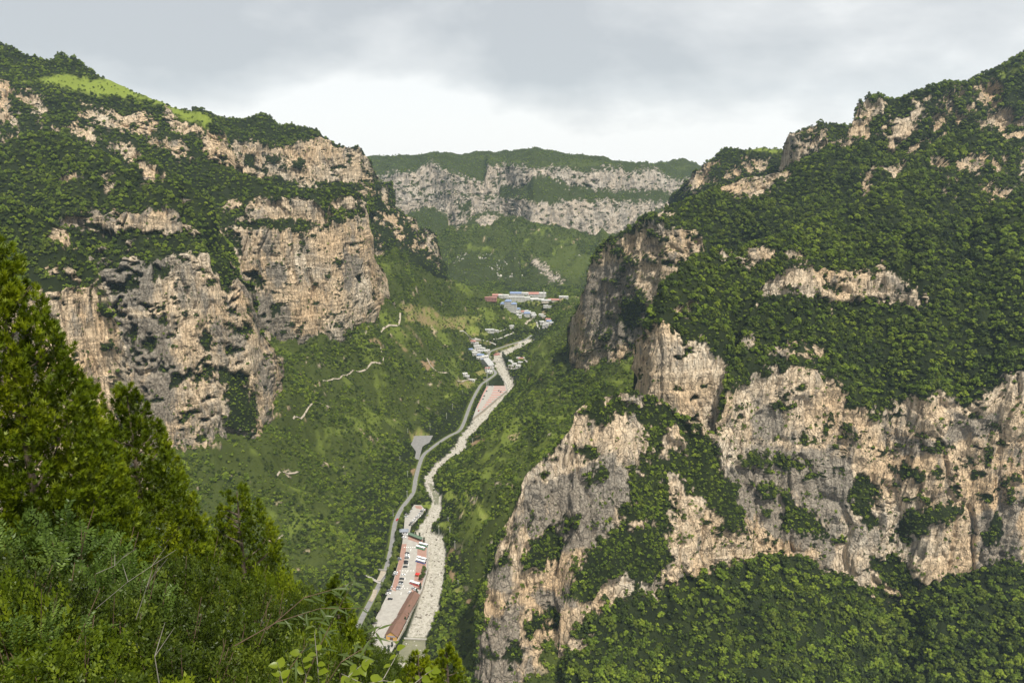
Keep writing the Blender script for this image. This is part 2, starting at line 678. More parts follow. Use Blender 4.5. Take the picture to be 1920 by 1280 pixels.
    lm = sstep(0.35, 0.65, vnoise(x / 30, y / 30, z / 22 + 7))
    saw = ((zz / 16) % 1 - 0.5) * lm; saw2 = ((zz / 5.7) % 1 - 0.5) * (1 - 0.5 * lm)
    d = 8.5 * (r1 - 0.6) + 6.0 * (r2 - 0.6) + 3.4 * (r3 - 0.55) + 1.7 * (r4 - 0.5) + 6.0 * (bl - 0.45) \
        - crack + 1.9 * saw + 0.8 * saw2
    P = P + hn * (d * rs * amp)[..., None]
    vg = (fbm(x / 55 + s0, y / 55, z / 55, 3) - 0.5) * 14 + (ridge(fbm(x / 90 + s0, y / 90, z / 240, 2)) - 0.65) * rel + (ridge(vnoise(x / 28, y / 28, s0 + z / 90)) - 0.6) * 7
    P = P + nr * (vg * (1 - rs) * amp)[..., None]
    # back of the crest
    top = P[-1]; tt = Tv(VV[-1])
    back = []
    for dd, k in ((25, 0.25), (90, 0.55), (220, 0.8)):
        q = top.copy()
        q[:, 0] *= (top[:, 1] + dd) / top[:, 1]
        q[:, 1] += dd
        q[:, 2] -= dd * (np.maximum(tt, 0) + k)
        back.append(q)
    P = np.concatenate([P, np.array(back)], 0)
    z3 = np.zeros((3, nu))
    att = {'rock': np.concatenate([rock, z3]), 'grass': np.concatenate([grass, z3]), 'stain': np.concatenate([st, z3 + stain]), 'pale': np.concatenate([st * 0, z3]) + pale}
    nv = P.shape[0]
    idx = np.arange(nv * nu).reshape(nv, nu)
    Fq = np.stack([idx[:-1, :-1], idx[:-1, 1:], idx[1:, 1:], idx[1:, :-1]], -1).reshape(-1, 4)
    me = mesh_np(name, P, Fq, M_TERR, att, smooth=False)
    o = link(name, me, kind='structure')
    SHEETS[name + str(len(SHEETS))] = dict(P=P, rock=att['rock'], grass=att['grass'], foot=(us, V, D))
    return dict(P=P, rock=att['rock'], grass=att['grass'], us=us, V=V, D=D, obj=o, zone=np.concatenate([zone, z3]))


def const(v, a=-200, b=2200):
    return [(a, v), (b, v)]


# ---- right bank: fin, lower cliff, bench, middle cliff, near crest
R1_foot = [(880, 1345), (1045, 1300), (1062, 1250), (1075, 1185), (1130, 1125), (1240, 1105), (1330, 1060), (1420, 1040),
           (1500, 1050), (1600, 1090), (1640, 1110), (1700, 1120), (1760, 1085), (1840, 1065), (1990, 1040)]
fin = [(880, 1344), (886, 1330), (898, 1250), (908, 1110), (935, 1010), (962, 960), (985, 890), (1030, 850), (1072, 800),
       (1078, 775), (1110, 752), (1165, 738), (1225, 742), (1290, 790), (1335, 815)]
R1_ctop = fin + [(1350, 770), (1365, 715), (1385, 700), (1420, 690), (1500, 690), (1560, 715), (1600, 765), (1650, 775),
                 (1672, 750), (1760, 738), (1800, 760), (1860, 730), (1885, 700), (1990, 695)]
R1_b = fin + [(1350, 765), (1365, 690), (1388, 640), (1405, 600), (1430, 558), (1500, 560), (1560, 568), (1640, 560),
              (1700, 568), (1735, 568), (1760, 560), (1990, 520)]
R1_mt = fin + [(1350, 765), (1365, 690), (1388, 640), (1405, 598), (1428, 552), (1432, 535), (1450, 522), (1476, 505),
               (1520, 500), (1600, 508), (1680, 503), (1688, 530), (1712, 545), (1738, 545), (1745, 562), (1760, 558), (1990, 518)]
R1_cr = fin + [(1350, 765), (1365, 690), (1388, 638), (1405, 596), (1428, 550), (1440, 525), (1476, 500), (1518, 487),
               (1546, 475), (1645, 449), (1762, 435), (1827, 419), (1920, 377), (1990, 350)]
zA = lambda p: ZP(1160, 560, 3.2, p)       # tracing frames of the photograph
zB = lambda p: ZP(1400, 660, 2.0654, p)
zC = lambda p: ZP(880, 640, 2.0, p)
R1_v = [zA([(120, 590), (220, 590), (330, 650), (340, 760), (270, 800), (200, 860), (150, 760)]),
        zA([(170, 700), (300, 760), (250, 900), (300, 1000), (180, 1300), (60, 1300), (110, 1050), (150, 850)]),
        zA([(330, 700), (450, 740), (420, 800), (560, 850), (640, 940), (620, 1000), (720, 1100), (700, 1300), (560, 1250), (400, 1150), (280, 1000), (290, 930), (420, 900), (380, 830)]),
        zA([(640, 330), (720, 280), (900, 320), (1030, 380), (900, 440), (740, 520), (640, 560), (580, 600), (650, 460)]),
        zA([(1080, 860), (1160, 800), (1280, 730), (1280, 760), (1200, 810), (1130, 870)]),
        zA([(720, 970), (840, 920), (900, 960), (1040, 920), (1140, 990), (1120, 1030), (980, 1020), (880, 1000), (760, 1010)]),
        zA([(800, 1120), (900, 1090), (1000, 1150), (1020, 1200), (900, 1180)]),
        zB([(210, 350), (270, 300), (320, 258), (390, 270), (450, 320), (400, 340), (310, 290), (240, 340)]),
        zB([(0, 390), (100, 400), (180, 395), (240, 440), (200, 460), (60, 440)]),
        zB([(10, 500), (80, 490), (160, 560), (90, 560)]), zB([(110, 640), (200, 580), (270, 640), (370, 720), (330, 740), (250, 700), (150, 700)]),
        zB([(390, 200), (470, 230), (550, 240), (540, 270), (440, 250)]),
        zB([(430, 480), (520, 540), (480, 640), (430, 660), (390, 560)]), zB([(420, 560), (510, 560), (500, 700), (420, 680)]),
        zB([(550, 440), (640, 430), (740, 460), (650, 510), (560, 480)]), zB([(560, 700), (610, 630), (700, 580), (860, 600), (800, 650), (700, 660), (740, 710), (640, 720), (590, 740)]),
        zB([(740, 340), (800, 370), (740, 390)]), zB([(860, 500), (900, 430), (940, 350), (970, 370), (930, 430), (880, 500)]),
        zB([(960, 510), (1040, 460), (1040, 490), (980, 530)]), zB([(950, 600), (1000, 620), (970, 720), (900, 760)]),
        zB([(470, 830), (540, 760), (600, 790), (640, 880), (700, 900), (640, 960), (560, 930), (520, 880)]),
        zC([(380, 880), (420, 790), (580, 660), (740, 700), (760, 830), (700, 900), (560, 900), (440, 980), (390, 960)]),
        zC([(380, 250), (560, 200), (660, 230), (650, 290), (560, 280), (500, 330), (440, 310)]),
        zC([(240, 480), (290, 490), (240, 560)]), zC([(200, 860), (240, 740), (360, 700), (350, 800), (290, 860)]),
        zC([(210, 1100), (220, 1020), (290, 980), (360, 1000), (340, 1050), (260, 1100)]), zC([(100, 840), (150, 770), (160, 830)]),
        zC([(300, 1200), (370, 1170), (340, 1230)]), zC([(110, 1190), (190, 1120), (180, 1200)]), zC([(180, 720), (240, 670), (220, 710)]),
        zC([(360, 420), (440, 360), (480, 430), (420, 450)]), zC([(600, 480), (760, 500), (780, 640), (600, 640)]),
        zC([(560, 620), (700, 560), (760, 640), (740, 700), (570, 700)]), zC([(940, 480), (1010, 540), (1040, 700), (950, 740), (880, 600)])]
R1_st = [zB([(0, 380), (230, 370), (400, 400), (420, 600), (330, 780), (100, 720), (0, 600)]), zB([(560, 330), (760, 340), (800, 240), (970, 240), (970, 300), (820, 330), (720, 390), (640, 420)]),
         zC([(200, 560), (560, 420), (620, 560), (480, 760), (230, 820)]), zC([(220, 960), (400, 900), (400, 980), (300, 1000)]), zC([(60, 830), (160, 830), (150, 930), (70, 930)]),
         zB([(880, 640), (960, 600), (1070, 560), (1070, 860), (900, 860)]), zA([(800, 720), (940, 640), (1060, 860), (820, 860)]), zC([(30, 1040), (190, 1000), (180, 1280), (30, 1280)]),
         zA([(640, 1000), (1280, 880), (1280, 1280), (700, 1280)])]
R1 = sheet('right_near_mountainside', 882, 1985, [const(1370), R1_foot, R1_ctop, R1_b, R1_mt, R1_cr],
           [(28, 'v'), ([(880, 70), (1000, 74), (1150, 74), (1300, 72), (1500, 73), (1990, 76)], 'c'), (42, 'v'), (80, 'c'), (35, 'v')],
           1, [(880, 470), (900, 448), (1000, 455), (1100, 480), (1250, 520), (1400, 545), (1600, 548), (1800, 535), (1990, 515)],
           step=2.1, rel=10, vpoly=R1_v, stainpoly=R1_st, cliffveg=0.2, seed=1,
           cpoly=[zA([(720, 240), (780, 260), (880, 320), (800, 310), (715, 290)]), zA([(950, 290), (1110, 300), (1200, 320), (1190, 370), (1000, 360)]),
                  zA([(1030, 400), (1130, 410), (1130, 460), (1040, 450)]), zC([(430, 1000), (600, 930), (720, 930), (640, 970), (590, 960), (480, 1010)]),
                  zC([(400, 1130), (460, 1110), (450, 1160), (405, 1165)])])

# ---- right bank, second spur with the big smooth cliff
R2 = sheet('right_middle_mountainside', 1194, 1985,
           [const(860), [(1190, 665), (1200, 642), (1225, 625), (1240, 600), (1262, 622), (1280, 635), (1330, 660), (1358, 680), (1375, 705), (1420, 690), (1990, 640)],
            [(1190, 660), (1200, 638), (1215, 592), (1260, 578), (1300, 566), (1380, 562), (1400, 575), (1500, 560), (1990, 480)],
            [(1190, 655), (1200, 636), (1222, 588), (1245, 540), (1290, 492), (1340, 475), (1406, 456), (1476, 442), (1523, 409), (1593, 391), (1668, 353), (1710, 311), (1771, 262), (1860, 255), (1990, 225)]],
           [(81, 'c'), (42, 'v'), (38, 'v')], 1,
           [(1190, 690), (1202, 615), (1215, 600), (1260, 588), (1375, 600), (1500, 650), (1760, 700), (1990, 725)], step=2.1, cliffveg=0.15, seed=2, amp=0.9,
           cpoly=[ZP(1040, 100, 2.133, q) for q in ([(640, 795), (700, 790), (860, 790), (880, 820), (800, 830), (700, 815), (640, 820)], [(920, 810), (980, 800), (985, 830), (930, 830)],
                  [(1600, 470), (1640, 450), (1700, 440), (1700, 490), (1620, 490)], [(1720, 440), (1800, 440), (1790, 500), (1740, 520)], [(1520, 440), (1560, 450), (1550, 480), (1525, 475)],
                  [(1550, 510), (1565, 550), (1550, 555)], [(1480, 1020), (1530, 1020), (1520, 1050)], [(470, 1030), (530, 1025), (500, 1060)], [(1790, 320), (1877, 300), (1877, 340), (1800, 360)],
                  [(1700, 560), (1830, 540), (1820, 580), (1740, 600)], [(1860, 420), (1877, 420), (1877, 530), (1850, 520)])])

# ---- right bank, headland and the upper cliffs
zD = lambda p: ZP(1560, 120, 4.267, p)
zE = lambda p: ZP(1040, 100, 2.133, p)
R3 = sheet('right_far_mountainside', 1064, 1985,
           [[(1060, 735), (1130, 720), (1250, 680), (1340, 620), (1990, 540)],
            [(1060, 706), (1072, 702), (1130, 692), (1195, 670), (1250, 650), (1340, 600), (1500, 560), (1990, 520)],
            [(1060, 705), (1066, 690), (1075, 615), (1095, 540), (1120, 490), (1150, 460), (1195, 428), (1240, 425), (1290, 432), (1312, 445), (1340, 455), (1500, 470), (1990, 430)],
            [(1060, 704), (1066, 688), (1075, 612), (1095, 535), (1118, 486), (1148, 452), (1181, 426), (1237, 400), (1270, 381), (1302, 372), (1340, 356), (1400, 336), (1470, 325), (1520, 305), (1583, 273), (1650, 285), (1700, 280), (1750, 270), (1830, 260), (1900, 245), (1990, 240)],
            [(1060, 704), (1066, 688), (1075, 612), (1095, 535), (1118, 486), (1148, 452), (1181, 426), (1237, 400), (1270, 381), (1302, 372), (1340, 356), (1400, 335), (1470, 324), (1520, 304), (1583, 268), (1590, 240), (1605, 212), (1628, 190), (1700, 182), (1780, 172), (1840, 156), (1880, 135), (1905, 118), (1920, 108), (1990, 80)],
            [(1060, 704), (1066, 688), (1075, 612), (1095, 535), (1118, 486), (1148, 452), (1181, 426), (1237, 400), (1270, 381), (1302, 372), (1340, 355), (1400, 334), (1470, 323), (1520, 303), (1583, 267), (1590, 238), (1605, 209), (1628, 187), (1700, 178), (1765, 169), (1800, 160), (1850, 145), (1880, 124), (1905, 107), (1920, 100), (1990, 70)]],
           [(78, 'c'), ([(1060, 79), (1310, 79), (1345, 45), (1990, 45)], 'c'), (35, 'v'), (68, 'v'), (30, 'v')], 1,
           [(1060, 1180), (1072, 1075), (1100, 1030), (1195, 965), (1250, 935), (1400, 905), (1600, 865), (1990, 855)], step=2.1, rel=34, rag=11, cliffveg=0.35, seed=3,
           vpoly=[[(1325, 440), (1990, 400), (1990, 560), (1325, 640)], zE([(215, 770), (270, 760), (290, 800), (330, 820), (480, 830), (480, 850), (340, 840), (210, 815)]),
                  zE([(440, 980), (480, 830), (600, 780), (600, 900)]), zE([(250, 1060), (330, 930), (380, 980), (360, 1080), (270, 1120)]), zE([(180, 1130), (240, 1110), (230, 1150), (190, 1160)])],
           stainpoly=[zE([(120, 960), (140, 900), (190, 830), (330, 860), (340, 960), (380, 1000), (330, 1180), (120, 1150)])],
           cpoly=[zD([(250, 320), (420, 318), (600, 330), (480, 360), (350, 420), (320, 500), (270, 580), (220, 600), (90, 660), (130, 560), (190, 380)]),
                  zD([(440, 600), (450, 500), (540, 420), (620, 420), (630, 360), (690, 360), (690, 430), (640, 460), (640, 540), (560, 620)]), zD([(370, 530), (400, 470), (450, 500), (430, 560)]),
                  zD([(650, 305), (720, 300), (720, 330), (655, 330)]), zD([(760, 545), (770, 460), (820, 380), (880, 370), (870, 330), (950, 320), (950, 380), (910, 440), (920, 500), (880, 580), (860, 500)]),
                  zD([(850, 300), (920, 250), (1050, 225), (1110, 235), (1100, 270), (940, 305)]), zD([(1115, 220), (1140, 215), (1140, 270), (1115, 270)]),
                  zD([(1140, 300), (1180, 260), (1190, 200), (1300, 190), (1310, 230), (1280, 280), (1220, 350), (1150, 320)]), zD([(1050, 390), (1060, 340), (1160, 345), (1150, 370)]),
                  zD([(990, 430), (1050, 430), (1030, 480), (990, 480)]), zD([(1130, 480), (1180, 440), (1240, 390), (1340, 380), (1400, 400), (1440, 440), (1430, 490), (1380, 540), (1320, 570), (1280, 480), (1260, 550), (1190, 595), (1140, 540)]),
                  zD([(1270, 320), (1320, 320), (1310, 350), (1275, 350)]), zD([(440, 620), (520, 640), (560, 600), (580, 640), (490, 690), (440, 660)]), zD([(600, 700), (700, 690), (750, 670), (740, 720), (640, 760)]),
                  zD([(400, 860), (560, 840), (580, 860), (500, 950), (450, 950)]), zD([(250, 900), (330, 890), (300, 1020), (250, 1030)]), zD([(1440, 490), (1536, 440), (1536, 520), (1460, 510)]),
                  zE([(640, 540), (750, 490), (830, 470), (930, 480), (930, 500), (840, 530), (840, 570), (790, 590), (700, 560)]), zE([(410, 630), (450, 620), (470, 645), (420, 650)])],
           gpoly=[zD([(1300, 130), (1400, 80), (1536, 60), (1536, 90), (1400, 120), (1310, 150)])])

# ---- buttes behind the right ridge
B1 = sheet('flat_topped_butte', 1440, 1660, [const(350), [(1440, 322), (1465, 322), (1500, 318), (1560, 302), (1590, 287), (1660, 287)],
           [(1440, 321), (1462, 318), (1470, 280), (1476, 258), (1485, 254), (1545, 255), (1552, 272), (1575, 264), (1590, 258), (1660, 258)],
           [(1440, 320), (1462, 316), (1470, 278), (1477, 254), (1500, 248), (1560, 238), (1590, 239), (1660, 242)]],
           [(35, 'v'), (80, 'c'), (25, 'v')], 1, [(1440, 1330), (1465, 1270), (1500, 1230), (1660, 1260)], step=1.8, cliffveg=0.4, seed=4, jit=1.5,
           vpoly=[zE([(1010, 380), (1070, 370), (1100, 420), (1060, 460), (1000, 430)])])
B2 = sheet('scrub_hill_beyond_ridge', 1262, 1560, [const(385), [(1262, 376), (1280, 360), (1330, 330), (1400, 326), (1560, 330)],
           [(1262, 374), (1275, 360), (1290, 343), (1300, 330), (1320, 312), (1345, 291), (1360, 283), (1380, 285), (1395, 292), (1420, 287), (1470, 285), (1560, 288)]],
           [(60, 'v'), (48, 'v')], 1, [(1262, 1560), (1300, 1480), (1560, 1450)], step=1.8, seed=5, jit=1.0, rag=8,
           cpoly=[zE([(740, 440), (850, 445), (860, 470), (760, 475)]), zE([(690, 480), (750, 470), (740, 500), (680, 505)]), zE([(560, 480), (620, 450), (650, 450), (600, 500), (640, 520), (560, 540), (520, 560)])],
           gpoly=[zE([(750, 400), (920, 395), (920, 415), (780, 415)])])

# ---- far wall closing the valley
zF = lambda p: ZP(660, 260, 2.824, p)
FW = sheet('far_valley_wall', 640, 1400,
           [const(568),
            zF([(-60, 340), (160, 335), (280, 400), (340, 370), (430, 360), (510, 400), (500, 470), (570, 470), (640, 400), (720, 375), (860, 400), (885, 450), (900, 560), (1000, 520), (1060, 525), (1120, 500), (1230, 520), (1360, 530), (1450, 480), (1560, 400), (1750, 335), (2100, 335)]),
            zF([(-60, 250), (160, 270), (350, 292), (560, 300), (800, 320), (880, 320), (1000, 350), (1060, 357), (1160, 322), (1240, 335), (1350, 330), (1450, 340), (1600, 340), (1750, 322), (2100, 322)]),
            zF([(-60, 240), (160, 262), (350, 282), (600, 292), (780, 302), (790, 245), (850, 242), (930, 247), (960, 195), (1080, 205), (1150, 252), (1190, 242), (1260, 252), (1330, 267), (1440, 272), (1600, 272), (1750, 285), (2100, 290)]),
            zF([(-60, 190), (160, 205), (230, 185), (340, 185), (380, 150), (420, 125), (470, 170), (560, 200), (620, 227), (700, 227), (720, 150), (780, 150), (870, 150), (950, 160), (1050, 160), (1130, 168), (1190, 165), (1230, 190), (1330, 160), (1430, 160), (1450, 190), (1520, 170), (1610, 170), (1660, 210), (1740, 240), (1800, 212), (2100, 230)]),
            zF([(-60, 90), (70, 90), (200, 88), (340, 92), (370, 80), (640, 78), (780, 70), (850, 57), (900, 65), (980, 53), (1060, 70), (1200, 90), (1270, 100), (1360, 98), (1395, 120), (1430, 122), (1500, 138), (1560, 130), (1670, 130), (1700, 116), (1750, 115), (1800, 130), (1870, 150), (2100, 170)])],
           [(17, 'v'), (66, 'c'), (34, 'v'), (66, 'c'), (14, 'v')], 0, [(640, 1930), (800, 1900), (1000, 1860), (1150, 1880), (1400, 1960)], step=1.9, amp=0.9, cliffveg=0.55, seed=6, jit=2.5, rag=8, stain=0.25, gw=0.3, sm=14, pale=0.6, rel=16, gbase=0.12,  # raised grass base lightens the far slopes in place of thicker haze
           vpoly=[zF([(160, 222), (560, 232), (790, 240), (790, 248), (560, 240), (160, 229)]), zF([(290, 380), (400, 350), (520, 390), (500, 470), (460, 540), (340, 450)]), zF([(560, 330), (640, 330), (640, 400), (560, 420)])],
           cpoly=[zF([(660, 430), (740, 400), (800, 430), (760, 470), (670, 470)]), zF([(680, 510), (740, 490), (770, 520), (700, 520)]),
                  zF([(810, 520), (830, 515), (1000, 660), (1110, 760), (1090, 765), (960, 660)]), zF([(920, 600), (1000, 595), (1000, 602), (920, 606)]), zF([(1030, 790), (1045, 760), (1050, 800)])],
           gpoly=[zF([(580, 100), (700, 95), (900, 115), (880, 130), (700, 115)]), zF([(1100, 720), (1180, 640), (1300, 560), (1330, 580), (1240, 700), (1200, 780)]), zF([(1000, 130), (1250, 120), (1380, 130), (1300, 150), (1080, 145)]),
                  zF([(1700, 150), (1800, 150), (1790, 170), (1700, 165)]), zF([(880, 540), (1000, 530), (1140, 530), (1250, 560), (1160, 660), (1100, 740), (960, 620)])])

# ---- left side
F1 = sheet('left_distant_spur', 660, 830, [const(522), [(660, 500), (700, 500), (830, 500)], [(660, 330), (713, 347), (731, 377), (750, 395), (780, 409), (785, 428), (802, 430), (816, 444), (822, 475), (830, 497)]],
           [(76, 'v'), (58, 'v')], 1, [(660, 1330), (720, 1380), (800, 1450), (825, 1480), (830, 1540)], step=1.7, seed=7, jit=2, cliffveg=0.5,
           cpoly=[zF([(170, 400), (215, 410), (260, 460), (290, 540), (250, 530), (205, 470)]), zF([(330, 540), (380, 520), (400, 480), (430, 500), (465, 650), (420, 625), (390, 600), (350, 580)]), zF([(160, 240), (190, 330), (180, 380), (150, 300)]),
                  zF([(300, 420), (340, 425), (350, 470), (320, 450)]), zF([(200, 300), (240, 340), (220, 370)]), zF([(110, 410), (120, 500), (105, 480)]), zF([(130, 590), (145, 590), (140, 640), (125, 640)])])
zG = lambda p: ZP(360, 180, 4.2675, p)
L4 = sheet('left_back_mountainside', 360, 735,
           [const(400), zG([(0, 620), (420, 640), (640, 655), (760, 672), (940, 685), (1150, 694), (1370, 702), (1510, 705), (1600, 705)]),
            zG([(0, 340), (300, 350), (400, 370), (500, 380), (600, 390), (650, 440), (800, 400), (1000, 350), (1020, 320), (1080, 355), (1200, 402), (1330, 424), (1400, 533), (1440, 603), (1500, 670), (1515, 698), (1600, 704)]),
            zG([(0, 115), (70, 120), (250, 150), (420, 175), (550, 160), (620, 190), (720, 245), (850, 275), (1000, 290), (1050, 330), (1150, 370), (1230, 410), (1320, 415), (1360, 465), (1405, 530), (1442, 600), (1502, 668), (1516, 697), (1600, 703)])],
           [(55, 'v'), (74, 'c'), (30, 'v')], 1, [(360, 1230), (500, 1290), (650, 1350), (700, 1420), (735, 1600)], step=1.7, cliffveg=0.45, rag=8, rel=14, seed=8, jit=2,
           cpoly=[zG([(1290, 750), (1420, 740), (1540, 745), (1560, 790), (1480, 790), (1370, 790)]), zG([(840, 690), (950, 690), (950, 720), (850, 720)]), zG([(980, 720), (1030, 730), (1000, 760)])],
           vpoly=[zG([(480, 580), (600, 570), (660, 640), (560, 640)]), zG([(580, 480), (700, 470), (690, 510), (600, 560)]), zG([(760, 560), (850, 480), (990, 480), (920, 540), (900, 640), (760, 600)]), zG([(350, 440), (470, 450), (560, 620), (430, 600)]), zG([(1360, 620), (1420, 590), (1490, 660), (1400, 650)])])
zH = lambda p: ZP(0, 160, 3.2, p)
zI = lambda p: ZP(0, 60, 2.595, p)
L5 = sheet('left_high_mountainside', -40, 462,
           [const(420), [(-40, 330), (200, 330), (330, 330), (462, 340)],
            [(-40, 60), (0, 80), (40, 95), (95, 108), (110, 103), (150, 118), (200, 150), (250, 172), (310, 192), (345, 203), (390, 221), (402, 234), (421, 248), (430, 269), (440, 285), (456, 311), (462, 336)]],
           [(40, 'v'), ([(-40, 40), (250, 38), (400, 52), (462, 70)], 'v')], 1, [(-40, 960), (200, 1010), (330, 1060), (440, 1110), (462, 1180)], step=1.8, seed=9, jit=2, rag=10, rel=20, cliffveg=0.35,
           cpoly=[zH(q) for q in ([(0, 0), (40, 0), (70, 60), (70, 160), (100, 180), (125, 290), (60, 270), (0, 260)], [(110, 90), (200, 60), (240, 90), (265, 170), (240, 195), (180, 150)], [(230, 235), (275, 230), (280, 270), (235, 265)],
                  [(410, 290), (440, 240), (560, 260), (600, 340), (560, 370), (480, 310)], [(480, 200), (560, 150), (640, 155), (700, 165), (820, 180), (880, 180), (930, 240), (945, 290), (860, 290), (760, 290), (690, 250), (600, 245), (540, 230)],
                  [(880, 340), (1000, 330), (1110, 360), (1130, 390), (1040, 380), (900, 370)], [(1000, 110), (1040, 160), (1060, 210), (1200, 270), (1060, 290), (1010, 230), (990, 170)], [(1040, 410), (1110, 395), (1165, 420), (1180, 470), (1120, 470), (1060, 440)],
                  [(0, 330), (240, 360), (240, 390), (100, 390), (0, 380)], [(640, 370), (720, 360), (780, 370), (890, 435), (830, 480), (760, 440)], [(300, 280), (380, 290), (370, 300), (290, 295)], [(510, 130), (570, 125), (560, 140)])] +
                 [zG([(90, 310), (200, 310), (290, 330), (310, 440), (350, 470), (410, 560), (420, 620), (330, 580), (230, 550), (190, 510), (130, 430)])],
           gpoly=[zI([(110, 240), (330, 215), (520, 225), (700, 285), (820, 335), (960, 385), (1040, 450), (1000, 470), (860, 400), (740, 335), (600, 325), (480, 312), (340, 275)])])
L3f = [(396, 690), (500, 655), (523, 650), (569, 647), (606, 650), (643, 650), (647, 641), (679, 639), (683, 590), (690, 584), (709, 578), (731, 568), (737, 566)]
L3 = sheet('left_great_wall_mountainside', 396, 737,
           [[(u_, v_ + 22) for u_, v_ in L3f], L3f,
            [(396, 430), (433, 429), (500, 432), (579, 434), (620, 428), (623, 414), (689, 405), (693, 424), (699, 477), (707, 493), (720, 509), (724, 543), (731, 563), (737, 565)],
            [(396, 425), (460, 410), (520, 414), (580, 416), (612, 424), (620, 404), (650, 394), (688, 401), (692, 423), (699, 476), (707, 492), (720, 508), (724, 542), (731, 562), (737, 564)],
            [(396, 424), (455, 406), (462, 388), (475, 378), (500, 375), (590, 378), (603, 392), (612, 415), (616, 384), (648, 369), (675, 368), (686, 388), (690, 402), (693, 423), (699, 476), (707, 492), (720, 508), (724, 542), (731, 562), (737, 564)],
            [(396, 309), (414, 313), (458, 330), (491, 342), (512, 349), (538, 353), (570, 360), (590, 357), (605, 352), (653, 357), (672, 364), (686, 385), (690, 401), (693, 422), (699, 475), (707, 491), (720, 507), (724, 541), (731, 561), (737, 563)]],
           [(80, 'c'), ([(396, 80), (700, 80), (737, 70)], 'c'), (48, 'v'), (80, 'c'), ([(396, 34), (560, 36), (640, 60), (737, 60)], 'v')], 1,
           [(396, 930), (520, 970), (600, 1000), (643, 1010), (685, 1080), (709, 1130), (725, 1180), (737, 1280)], step=1.6, cliffveg=0.25, rag=8, rel=14, seed=10, jit=2,
           cpoly=[ZP(420, 360, 3.765, [(0, 60), (60, 55), (100, 70), (110, 100), (60, 110), (0, 125)])],
           vpoly=[ZP(420, 360, 3.765, q) for q in ([(120, 290), (230, 285), (370, 300), (360, 310), (130, 305)], [(390, 300), (600, 290), (590, 310), (400, 310)], [(720, 95), (940, 110), (1010, 130), (1010, 165), (730, 180)], [(330, 800), (410, 790), (420, 860), (350, 890)],
                  [(720, 200), (980, 200), (980, 220), (740, 230)], [(180, 560), (250, 540), (300, 620), (260, 680), (190, 640)], [(940, 590), (990, 600), (990, 650), (940, 650)], [(840, 960), (930, 960), (930, 1010), (840, 1020)], [(0, 220), (60, 240), (160, 480), (150, 520), (60, 420), (0, 420)])],
           stainpoly=[ZP(420, 360, 3.765, q) for q in ([(180, 700), (440, 800), (500, 1000), (840, 1020), (840, 1090), (380, 1090), (220, 900)], [(860, 420), (960, 480), (920, 680), (830, 700)], [(200, 500), (440, 520), (420, 620), (300, 640)])])
zJ = lambda p: ZP(0, 400, 2.286, p)
L2f = [(-40, 905), (330, 858), (400, 842), (494, 836), (499, 800), (510, 742), (537, 724), (548, 716)]
